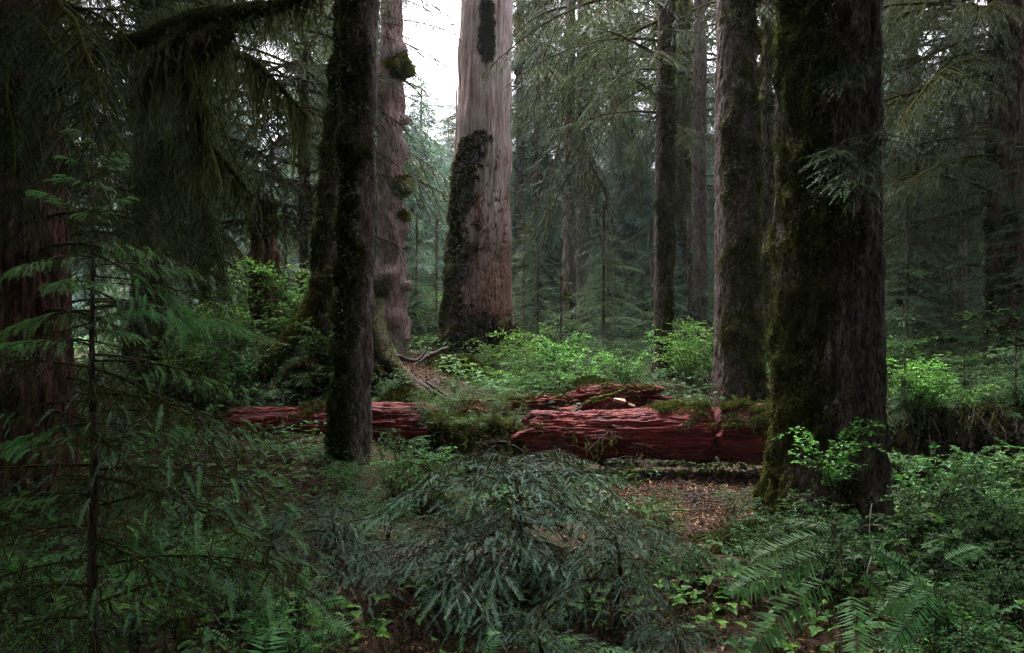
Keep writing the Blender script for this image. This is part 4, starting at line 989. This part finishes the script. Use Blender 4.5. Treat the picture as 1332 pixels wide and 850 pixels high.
def leaf_quads(V, Fq, T, p, d, up, L, W, tint, fold=.12):
    y = np.cross(up, d); y = y / (np.linalg.norm(y) + 1e-6); z = np.cross(d, y); o = len(V)
    V += [p, p + d * L * .32 + y * W * .5 + z * fold * W, p + d * L * .7 + y * W * .36 + z * fold * W - z * L * .05, p + d * L - z * L * .12,
          p + d * L * .7 - y * W * .36 + z * fold * W - z * L * .05, p + d * L * .32 - y * W * .5 + z * fold * W]
    Fq += [[o, o + 1, o + 2, o + 3], [o, o + 3, o + 4, o + 5]]; T += [tint] * 6
def shrub_mesh(r, stems, H, spread, leafL, leafW, twig_sp, twigL, tri=False, base=.5, hang=.0, tw=6):
    g = G(); V, Fq, T = [], [], []
    for s in range(stems):
        a = r.uniform(0, 2 * PI); h = H * r.uniform(.55, 1.1); sp = spread * r.uniform(.3, 1.1)
        c = np.array([(0, 0, 0), (sp * .25 * math.cos(a), sp * .25 * math.sin(a), h * .5), (sp * .65 * math.cos(a + .2), sp * .65 * math.sin(a + .2), h * .88), (sp * math.cos(a + .3), sp * math.sin(a + .3), h * .92 - hang)]) + r.normal(0, .02, (4, 3)) * [1, 1, 0]
        p = smooth_path(c, 14); tube(g, p, np.linspace(.006, .0015, 14), 3, 0, .5, .2, cap=False)
        q = .28; sd = 1; tl = np.linspace(0, 1, 14)
        while q < 1.0:
            p0 = np.array([np.interp(q, tl, p[:, i]) for i in range(3)]); i = min(int(q * 13), 12); tg = norm(p[i + 1] - p[i]); sd = -sd
            lat = norm(np.cross([0, 0, 1.], tg) + r.normal(0, .35, 3)) * sd; d = norm(lat + tg * .7 + [0, 0, r.uniform(-.25, .25)]); L = twigL * r.uniform(.5, 1.2)
            ln = smooth_path([p0, p0 + d * L * .5, p0 + d * L - [0, 0, L * .18]], 5); tube(g, ln, [.0022, .0018, .0014, .001, .0008], 3, 0, .5, .1, cap=False)
            bt = base + r.normal(0, .10) + .12 * q
            for j in range(tw):
                v = (j + .6) / tw; pp = p0 + d * L * v - np.array([0, 0, L * .18 * v * v]); s2 = 1 if j % 2 else -1
                up = norm(np.array([r.normal(0, .3), r.normal(0, .3), 1.])); l2 = norm(np.cross(up, d)) * s2
                dd = norm(l2 + d * .6 + [0, 0, r.uniform(-.35, .1)]) if j < tw - 1 else d
                k = leafL * r.uniform(.65, 1.15); ti = min(1, max(0, bt + r.normal(0, .1)))
                leaf_quads(V, Fq, T, pp, dd, up, k, k * leafW, ti)
                if tri:
                    for an in (-1., 1.):
                        e = norm(dd * .35 + norm(np.cross(up, dd)) * an); leaf_quads(V, Fq, T, pp + dd * k * .12, e, up, k * .8, k * leafW * .8, ti)
            q += twig_sp / H * r.uniform(.7, 1.3)
    g.add(V, Fq, 1, T); return g.mesh('foliage', [M['branch'], M['leaf']])
SH_H = [shrub_mesh(rng, 13, .8, .55, .030, .55, .055, .20, base=b, tw=9) for b in (.35, .5, .42)]           # huckleberry: small leaves
SH_S = [shrub_mesh(rng, 10, .75, .5, .075, .62, .11, .16, True, base=b, tw=4) for b in (.3, .42, .38)]        # salmonberry: trifoliate
SH_B = [shrub_mesh(rng, 10, 1.0, .6, .06, .8, .09, .22, base=b, tw=6) for b in (.82, .7)]                     # bright broadleaf
SH_D = [shrub_mesh(rng, 12, .7, .5, .045, .5, .07, .18, base=b, tw=7, hang=.1) for b in (.2, .12)]

def plant(kind, px, Y, sc, label, cat, group=None, seed=0, dz=0.):
    r = random.Random(seed * 7 + 1); x = (px - 666) / F * Y
    nm, pn, ms = {'fernn': ('fern', 'fronds', FERN_N), 'fern': ('fern', 'fronds', FERN_F), 'huck': ('huckleberry_shrub', 'foliage', SH_H), 'salmon': ('salmonberry_shrub', 'foliage', SH_S),
                  'bright': ('leafy_shrub', 'foliage', SH_B), 'dark': ('leafy_shrub', 'foliage', SH_D), 'young': ('young_hemlock', 'foliage', CR_YOUNG)}[kind]
    i = r.randrange(len(ms)); me = ms[i]; z = gz(x, Y) + dz
    if kind == 'young':
        root = empty(nm, (x, Y, z - .05)); root.scale = (sc,) * 3; root.rotation_euler = (0, 0, r.uniform(0, 6.28))
        link('trunk', TR_YOUNG[i], root, (0, 0, 0), (0, 0, 0)); link(pn, me, root, (0, 0, 0), (0, 0, 0)); o = root
    else:
        o = bpy.data.objects.new(nm, me); COL.objects.link(o); o.location = (x, Y, z); o.scale = (sc,) * 3; o.rotation_euler = (r.uniform(-.1, .1), r.uniform(-.1, .1), r.uniform(0, 6.28))
    tag(o, label, cat, group); return o
# --- the ones that stand out
FR = [frond(rng, 1.0, 24, 0, w_, .10, .02).mesh('frond', [M['branch'], M['fern']]) for w_ in (.14, .155, .125)]
def fan_fern(px, py, Y, rays, label):
    b = at(px, py, Y); b[2] = gz(b[0], Y); root_ = empty('fern', tuple(b)); tag(root_, label, 'fern')
    for k, (x0, y0, x1, y1, Y1) in enumerate(rays):
        p, q = at(x0, y0, Y), at(x1, y1, Y1); d = q - p; L = np.linalg.norm(d)
        m = frames(np.array([p - b]), np.array([d]), np.array([.1 * (k % 3 - 1), -.55, .8]), np.array([L]))[0]
        import mathutils
        o = bpy.data.objects.new('frond', FR[k % 3]); COL.objects.link(o); o.parent = root_
        o.matrix_local = mathutils.Matrix([list(r_) for r_ in m] + [[0, 0, 0, 1]])
        g = G(); tube(g, smooth_path([(0.02 * k - .05, 0, 0), ((p - b) * .5 + [0, .02, .05]), p - b], 8), .0016, 3, 0, .2, 0, cap=False); g.obj('stalk', [M['fern']], root_)
fan_fern(1105, 800, 3.2, [(1085, 690, 955, 728, 3.1), (1090, 712, 932, 778, 3.0), (1098, 742, 940, 838, 2.9), (1112, 735, 1200, 822, 3.05), (1112, 705, 1235, 758, 3.2), (1095, 690, 1010, 662, 3.4), (1108, 760, 1120, 870, 2.8)],
         'large lacy fern fanning its fronds out low in front of the widest trunk')
fan_fern(1225, 820, 3.4, [(1215, 745, 1130, 800, 3.2), (1218, 755, 1165, 850, 3.1), (1225, 750, 1310, 815, 3.3), (1222, 735, 1290, 700, 3.5)], 'smaller dark fern half hidden under the near shrubs beside the large lacy fern')
fan_fern(385, 830, 3.7, [(392, 795, 455, 770, 3.6), (390, 800, 470, 812, 3.5), (385, 800, 330, 830, 3.5), (388, 790, 400, 725, 3.8)], 'blue-green fern with few fronds low between the young spruce and the boughs mound')
plant('fernn', 1010, 3.1, .8, 'dark fern nearest the viewer at the very bottom of the widest trunk shrubs', 'fern', seed=3, dz=.05)
plant('fernn', 330, 3.4, .7, 'shaded fern growing lowest under the young spruce', 'fern', seed=5, dz=.05)
plant('fern', 588, 14.2, 1.2, 'tall bright fern arching before the foot of the pale snag', 'fern', seed=6)
plant('fern', 622, 14.6, 1.1, 'long-fronded fern spread against the mossy skirt of the pale snag', 'fern', seed=7)
plant('fern', 600, 13.4, .9, 'smaller fern in front of the tall bright one by the pale snag', 'fern', seed=8)
plant('fern', 845, 12.5, .9, 'grassy pale fern tucked against the straight slim trunk', 'fern', seed=9)
plant('bright', 378, 11.9, 1.35, 'yellow-green broadleaf bush glowing beside the broken red stump', 'shrub', seed=10, dz=.25)
plant('bright', 350, 12.0, 1.0, 'small yellow-green bush touching the broken red stump', 'shrub', seed=11, dz=.5)
plant('salmon', 425, 10.0, 1.0, 'blue-green leafy bush on the buttress of the leaning mossy tree', 'shrub', seed=12, dz=.35)
plant('bright', 1090, 5.5, .62, 'single leafy sprig reaching up against the dark bark of the widest trunk', 'shrub', seed=13, dz=.30)
plant('young', 730, 13.8, 1.0, 'feathery young hemlock standing tallest below the twin trunks', 'young tree', seed=14)
plant('young', 785, 15, .95, 'soft green young hemlock beneath the drooping boughs of the twin trunks', 'young tree', seed=15)
plant('young', 700, 15.5, .9, 'slight young hemlock just beyond the pale snag', 'young tree', seed=16)
# --- stick
gs = G(); tube(gs, smooth_path([at(1134, 655, 3.75), at(1131, 690, 3.7), at(1136, 715, 3.7), at(1128, 745, 3.68), at(1131, 768, 3.7)], 24), np.linspace(.0022, .004, 24), 5, 0, .5, 0, rough=.4)
mw, nt_ = newmat('white_stick'); p_ = N(nt_, 'ShaderNodeBsdfPrincipled'); nt_.links.new(ramp(nt_, noise(nt_, 60, 4), [(.3, (.35, .30, .26)), (.7, (.62, .58, .52))]), p_.inputs['Base Color']); out(nt_, p_.outputs[0])
tag(gs.obj('stick', [mw]), 'thin pale crooked stick hanging upright among the near shrubs', 'stick')

# --- the rest, scattered by zone: (kinds, n, px range, Y range, scale range, description)
TR = [(1071, 6.3, 90), (960, 11, 40), (460, 8, 34), (620, 17, 56), (510, 16, 26), (455, 11, 48), (342, 12.5, 28), (8, 7.6, 80), (860, 14, 18)]
def clear(px, Y, m=1.):
    for tx, ty, hw in TR:
        if abs(px - tx) < hw * m and abs(Y - ty) < .6: return False
    x = (px - 666) / F * Y
    if abs(Y - 8.6) < .45 and -3.3 < x < 3.4: return False
    if abs(x + 1.35) < .34 and 10.2 < Y < 14.3: return False
    return True
DESC = {'huck': ('fine-leaved shrub', 'shrub'), 'salmon': ('broad three-leaved shrub', 'shrub'), 'bright': ('light green leafy shrub', 'shrub'), 'dark': ('dark leafy shrub', 'shrub'), 'fern': ('lacy fern', 'fern'), 'fernn': ('lacy fern', 'fern'), 'young': ('feathery young hemlock', 'young tree')}
ZN = [
    (['huck', 'huck', 'salmon', 'fern'], 30, (1160, 1420), (9.3, 12.5), (.8, 1.15)),
    (['huck', 'bright', 'young'], 18, (1155, 1400), (12, 16), (.9, 1.3)),
    (['young', 'young', 'huck'], 24, (1150, 1400), (14.5, 21), (1.0, 1.5)),
    (['huck', 'fern', 'salmon'], 14, (995, 1160), (9.5, 14), (.7, 1.0)),
    (['bright', 'fern', 'huck'], 14, (868, 930), (10.6, 15), (.6, .95)),
    (['fern', 'huck', 'fern', 'bright'], 30, (640, 850), (10.8, 15.5), (.6, .9)),
    (['young', 'young', 'huck'], 20, (665, 930), (15.5, 23), (.9, 1.35)),
    (['fern', 'huck'], 8, (570, 680), (11.0, 14.5), (.6, .8)),
    (['fern', 'dark'], 5, (488, 530), (9.8, 11.5), (.5, .7)),
    (['huck', 'salmon', 'fern', 'bright'], 44, (150, 440), (9.6, 14), (.8, 1.15)),
    (['young', 'huck', 'young'], 22, (150, 480), (13.5, 20), (1.0, 1.4)),
    (['huck', 'fern', 'dark'], 22, (-120, 180), (8.5, 14), (.8, 1.2)),
    (['young', 'bright'], 14, (515, 610), (18.5, 27), (.9, 1.4)),
    (['salmon', 'dark', 'huck'], 26, (985, 1400), (4.5, 6.8), (.55, .85)),
    (['salmon', 'dark', 'huck', 'fernn'], 13, (1190, 1400), (3.1, 4.4), (.42, .62)),
    (['huck', 'dark', 'fernn'], 20, (150, 470), (5.0, 8.0), (.35, .52)),
    (['dark', 'huck', 'fernn', 'salmon'], 20, (-60, 430), (3.4, 5.2), (.35, .55)),
    (['dark', 'fernn'], 12, (480, 960), (3.2, 4.4), (.3, .5)),
    (['huck', 'dark'], 8, (850, 985), (4.6, 7.0), (.3, .5)),
    (['huck', 'salmon'], 8, (480, 600), (6.8, 8.1), (.4, .6)),
    (['huck', 'salmon', 'dark', 'fern'], 12, (1160, 1400), (7.0, 7.8), (.5, .75)),
    (['huck', 'fern', 'dark'], 14, (330, 540), (6.0, 8.0), (.3, .45)),
]
rz = random.Random(77); seed = 2000; placed = []
for kinds, n, (x0, x1), (y0, y1), (s0, s1) in ZN:
    for k in range(n):
        for _ in range(20):
            px = rz.uniform(x0, x1); Y = rz.uniform(y0, y1)
            if clear(px, Y, 1.15): break
        else: continue
        placed.append((rz.choice(kinds), px, Y, rz.uniform(s0, s1), seed)); seed += 1
# seedlings riding the logs
for k in range(30):
    placed.append((rz.choice(['huck', 'young', 'fern', 'bright']), rz.uniform(1155, 1400), rz.uniform(8.2, 8.6), rz.uniform(.4, .7), -1))
for k in range(14):
    placed.append((rz.choice(['huck', 'fern', 'huck']), rz.uniform(540, 680), rz.uniform(8.4, 9.2), rz.uniform(.3, .42), -2))
for kd, px, Y, sc, sd in placed:
    x = (px - 666) / F * Y; seed += 1
    d, cat = DESC[kd]
    if kd == 'young': sc = sc if sd >= 0 else .3
    dz = 0
    if sd == -1: dz = .66 - gz(x, Y) ; lab = f'small {d} growing on top of the long mossy log'; grp = f'{d}s on the long mossy log'
    elif sd == -2: dz = .62 - gz(x, Y); lab = f'small {d} on the mossy gap between the red logs'; grp = f'{d}s between the red logs'
    else:
        ln = min(LAND, key=lambda l: math.hypot(l[0] - x, (l[1] - Y) * .8)); rel = 'in front of' if Y < ln[1] - .9 else ('behind' if Y > ln[1] + .9 else 'beside')
        size = ('knee-high ' if sc < .6 else 'waist-high ' if sc < .9 else 'tall ') if kd != 'young' else ''
        lab = f'{size}{d} {rel} {ln[2]}'; grp = f'{size}{d}s {rel} {ln[2]}'
    plant(kd, px, Y, sc, lab, cat, grp, sd if sd > 0 else seed, dz)

# mossy earth bridging the gap between the two red logs
M['earth'] = barkmat('shade_dark_earth', [(.3, (.010, .007, .005)), (.7, (.035, .022, .016))], MOSSD, None, 25, .9, .8)  # near-black ground: the shade under the log is put into this colour
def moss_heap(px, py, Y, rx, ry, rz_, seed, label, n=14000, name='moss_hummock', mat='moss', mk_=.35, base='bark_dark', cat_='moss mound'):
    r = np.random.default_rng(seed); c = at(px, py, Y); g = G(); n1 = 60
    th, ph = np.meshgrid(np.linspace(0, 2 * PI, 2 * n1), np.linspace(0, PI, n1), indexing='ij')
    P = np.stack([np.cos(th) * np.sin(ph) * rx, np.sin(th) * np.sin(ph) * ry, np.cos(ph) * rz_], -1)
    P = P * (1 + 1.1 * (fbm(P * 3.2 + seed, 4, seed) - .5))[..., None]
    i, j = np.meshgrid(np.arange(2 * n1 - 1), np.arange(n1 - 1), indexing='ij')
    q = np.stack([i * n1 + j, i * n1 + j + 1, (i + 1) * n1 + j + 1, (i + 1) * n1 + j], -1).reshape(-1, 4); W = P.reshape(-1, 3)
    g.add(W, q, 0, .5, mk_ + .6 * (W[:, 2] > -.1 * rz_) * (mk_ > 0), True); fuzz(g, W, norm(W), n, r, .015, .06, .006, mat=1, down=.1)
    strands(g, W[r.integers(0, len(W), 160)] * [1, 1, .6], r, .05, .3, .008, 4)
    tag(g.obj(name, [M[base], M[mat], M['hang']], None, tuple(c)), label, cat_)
moss_heap(612, 572, 8.8, .62, .35, .24, 91, 'moss-topped heap of earth bridging the gap between the red logs')
moss_heap(770, 515, 11.2, .40, .35, .22, 92, 'yellow-green moss hummock behind the shattered red block')
moss_heap(430, 500, 10.2, .55, .5, .35, 93, 'dark mossy hummock under the buttress of the leaning tree', mat='moss_dark')
moss_heap(520, 530, 10.0, .30, .35, .22, 94, 'mossy hummock between the bare roots and the red log stub')
moss_heap(590, 490, 13.2, .5, .5, .30, 95, 'fern-covered mossy hummock before the pale snag', mat='moss_dark')
moss_heap(850, 612, 9.1, 1.5, .28, .20, 97, 'added near-black bank standing in for shade under the long red log', mat='litter', n=300, name='painted_shade_bank', mk_=0, base='earth', cat_='painted shade')  # added heap; its dark colour paints the shade of the hollow
moss_heap(985, 735, 6.0, .5, .35, .24, 96, 'mossy swell at the foot of the widest trunk', mat='moss_dark')

# ================================================================== GROUND COVER (uncountable)
def cover():
    r = np.random.default_rng(21); g = G()
    V, Fq, T = [], [], []
    for k in range(3):                      # a three-leaved sprig
        a = k * 2.1; d = np.array([math.cos(a), math.sin(a), .1]); leaf_quads(V, Fq, T, np.array([0, 0, 1.]), d, np.array([0, 0, 1.]), 1.0, .85, .5)
    cl = G(); cl.add(V, Fq, 0, T)
    n = 52000; Y = 2.4 + 22 * r.random(n) ** 1.25; px = r.uniform(-160, 1500, n); x = (px - 666) / F * Y
    den = fbm(np.stack([x * .8, Y * .8, 0 * x], -1), 3, 44); keep = den > .40
    keep &= ~((np.abs(x + 1.35) < .36) & (Y > 10) & (Y < 14.5)); keep &= ~((np.hypot((x - 1.9) / 1.0, (Y - 7.4) / .8) < 1))
    keep &= ~((Y < 5) & (np.abs(x) < .9) & (r.random(n) < .7)); keep &= ~((Y < 4.6) & (r.random(n) < .72))
    x, Y = x[keep], Y[keep]; n = len(x); z = ground_z(x, Y); h = r.uniform(.02, .14, n) * (1 + (Y > 9.5) * 1.2); s = r.uniform(.018, .045, n) * (1 + .02 * Y)
    up = norm(r.normal(0, .3, (n, 3)) + [0, 0, 1]); dd = r.normal(0, 1, (n, 3)); m = frames(np.zeros((n, 3)), np.cross(up, dd), up, s)
    m[:, :, 3] = np.stack([x, Y, z + h], -1) - m[:, :, 2]
    g.inst(cl, m, np.clip((fbm(np.stack([x * .5, Y * .5, 0 * x], -1), 2, 45) - .5) * 1.2 + r.normal(0, .12, n), -.5, .5))
    tag(g.obj('ground_cover', [M['leaf']]), kind='stuff')
    g = G(); n = 150000; Y = 2.2 + 14 * r.random(n) ** 1.2; px = r.uniform(-160, 1500, n); x = (px - 666) / F * Y
    mk = fbm(np.stack([x * 1.3, Y * 1.3, 0 * x], -1), 4, 46); w = (mk > .47) & ~((np.hypot((x - 1.9) / 1.1, (Y - 7.4) / .8) < 1)) & ~((np.abs(x + 1.35) < .36) & (Y > 10) & (Y < 14.5))
    x, Y = x[w], Y[w]; P = np.stack([x, Y, ground_z(x, Y) + .01], -1); Nn = np.tile([0, 0, 1.], (len(x), 1))
    fuzz(g, P, Nn, len(P), r, .012, .05, .006, mat=0, down=-.1)
    tag(g.obj('ground_moss', [M['moss']]), kind='stuff')
    # litter: dead leaves, bark crumbs and twigs
    g = G(); n = 16000; Y = 2.2 + 12 * r.random(n) ** 1.2; px = r.uniform(-160, 1500, n); x = (px - 666) / F * Y
    n2 = 9000; x = np.concatenate([x, r.normal(1.9, .8, n2), r.normal(-1.35, .25, 2500)]); Y = np.concatenate([Y, r.normal(7.3, .5, n2), r.uniform(10, 14.5, 2500)]); n = len(x)
    lf = G(); V, Fq, T = [], [], []; leaf_quads(V, Fq, T, np.zeros(3), np.array([1., 0, 0]), np.array([0, 0, 1.]), 1, .55, .5, .3); lf.add(V, Fq, 0, T)
    up = norm(r.normal(0, .6, (n, 3)) + [0, 0, 1]); m = frames(np.stack([x, Y, ground_z(x, Y) + .012], -1), np.cross(up, r.normal(0, 1, (n, 3))), up, r.uniform(.015, .055, n))
    g.inst(lf, m, r.uniform(-.5, .5, n))
    for k in range(420):
        Yk_ = 2.6 + 9 * r.random(); xk = (r.uniform(-100, 1430) - 666) / F * Yk_
        if k < 160: xk, Yk_ = r.normal(1.9, .6), r.normal(7.3, .35)
        a = r.uniform(0, 6.28); L = r.uniform(.08, .5); q = np.array([[xk + math.cos(a) * L * v, Yk_ + math.sin(a) * L * v, 0] for v in (0, .5, 1)]) + r.normal(0, .02, (3, 3))
        q[:, 2] = ground_z(q[:, 0], q[:, 1]) + r.uniform(.01, .06, 3); tube(g, smooth_path(q, 6), np.linspace(.005, .002, 6), 4, 1, .5, .0, cap=False)
    tag(g.obj('forest_litter', [M['litter'], M['root']]), kind='stuff')
cover()

# small clusters under one label: tell their members apart by their order across the view
_cl = {}
for o in list(COL.objects):
    if o.parent is None and o.get('group') and o.get('label'):
        X_, Y_ = o.location[0], o.location[1]; pxo = X_ / max(Y_, .1) * F + 666
        if Y_ > 1 and 0 < pxo < 1332: _cl.setdefault((o['label'], o['group']), []).append((pxo, o))
        else: _cl.setdefault((o['label'], o['group']), []).append((None, o))
for (lab, grp), l in _cl.items():
    if 2 <= len(l) <= 4 and all(p is not None for p, _ in l):
        l.sort(key=lambda t: t[0]); w_ = {2: ['leftmost', 'rightmost'], 3: ['leftmost', 'middle', 'rightmost'], 4: ['leftmost', 'second from left', 'third from left', 'rightmost']}[len(l)]
        for (p, o), wd in zip(l, w_): o['label'] = lab + ', ' + wd

# ================================================================== HAZE, SKY, SUN, CAMERA
def haze_box(dens):
    x0, x1, y0, y1, z0, z1 = -120, 120, -40, 140, -3, 40
    v = [(x, y, z) for x in (x0, x1) for y in (y0, y1) for z in (z0, z1)]
    me = bpy.data.meshes.new('haze'); me.from_pydata(v, [], [(0, 1, 3, 2), (4, 6, 7, 5), (0, 4, 5, 1), (2, 3, 7, 6), (0, 2, 6, 4), (1, 5, 7, 3)])
    o = bpy.data.objects.new('haze', me); COL.objects.link(o); o['kind'] = 'stuff'
    m = bpy.data.materials.new('haze_air'); m.use_nodes = True; nt = m.node_tree; nt.nodes.clear()
    p = N(nt, 'ShaderNodeVolumePrincipled'); p.inputs['Color'].default_value = (.86, .93, .93, 1); p.inputs['Density'].default_value = dens; p.inputs['Anisotropy'].default_value = .2
    o_ = N(nt, 'ShaderNodeOutputMaterial'); nt.links.new(p.outputs[0], o_.inputs['Volume']); me.materials.append(m)
HAZE = .0008
if HAZE: haze_box(HAZE)

SUN_EL, SUN_AZ = 66, -25     # azimuth from straight ahead (+Y), positive to the right
w = bpy.data.worlds.new('World'); C.world = w; w.use_nodes = True; nt = w.node_tree; nt.nodes.clear()
sky = N(nt, 'ShaderNodeTexSky', sky_type='NISHITA'); sky.sun_disc = False; sky.sun_elevation = R(SUN_EL); sky.sun_rotation = R(SUN_AZ)
sky.air_density = 1.; sky.dust_density = 5.; sky.ozone_density = 1.
hs = N(nt, 'ShaderNodeHueSaturation'); hs.inputs['Saturation'].default_value = .30
nt.links.new(sky.outputs[0], hs.inputs['Color'])
bg = N(nt, 'ShaderNodeBackground'); bg.inputs['Strength'].default_value = .11; nt.links.new(mixc(nt, 1., hs.outputs[0], (1.05, .95, 1.05), 'MULTIPLY'), bg.inputs[0])
wo = N(nt, 'ShaderNodeOutputWorld'); nt.links.new(bg.outputs[0], wo.inputs[0])
sl = bpy.data.lights.new('sun', 'SUN'); sl.energy = 1.5; sl.angle = R(30); sl.color = (1, .95, .94)
so = bpy.data.objects.new('sun', sl); COL.objects.link(so); so.rotation_euler = (R(90 - SUN_EL), 0, R(180 - SUN_AZ))

cam = bpy.data.cameras.new('camera'); co = bpy.data.objects.new('camera', cam); COL.objects.link(co)
cam.sensor_width = 36; cam.lens = F / 1332 * 36; cam.clip_start = .05; cam.clip_end = 2000
co.location = (0, 0, CAM_H); co.rotation_euler = (R(90), 0, 0); C.camera = co
C.view_settings.view_transform = 'Standard'; C.view_settings.look = 'None'; C.view_settings.gamma = 1; C.view_settings.use_curve_mapping = False
C.view_settings.exposure = 3.62
cy = C.cycles
cy.adaptive_threshold = .015; cy.max_bounces = 6; cy.diffuse_bounces = 3; cy.glossy_bounces = 2; cy.transmission_bounces = 3; cy.volume_bounces = 0; cy.transparent_max_bounces = 4
cy.use_denoising = True; cy.denoising_prefilter = 'NONE'; cy.pixel_filter_type = 'BLACKMAN_HARRIS'; cy.filter_width = 1.2; cy.caustics_reflective = False; cy.caustics_refractive = False
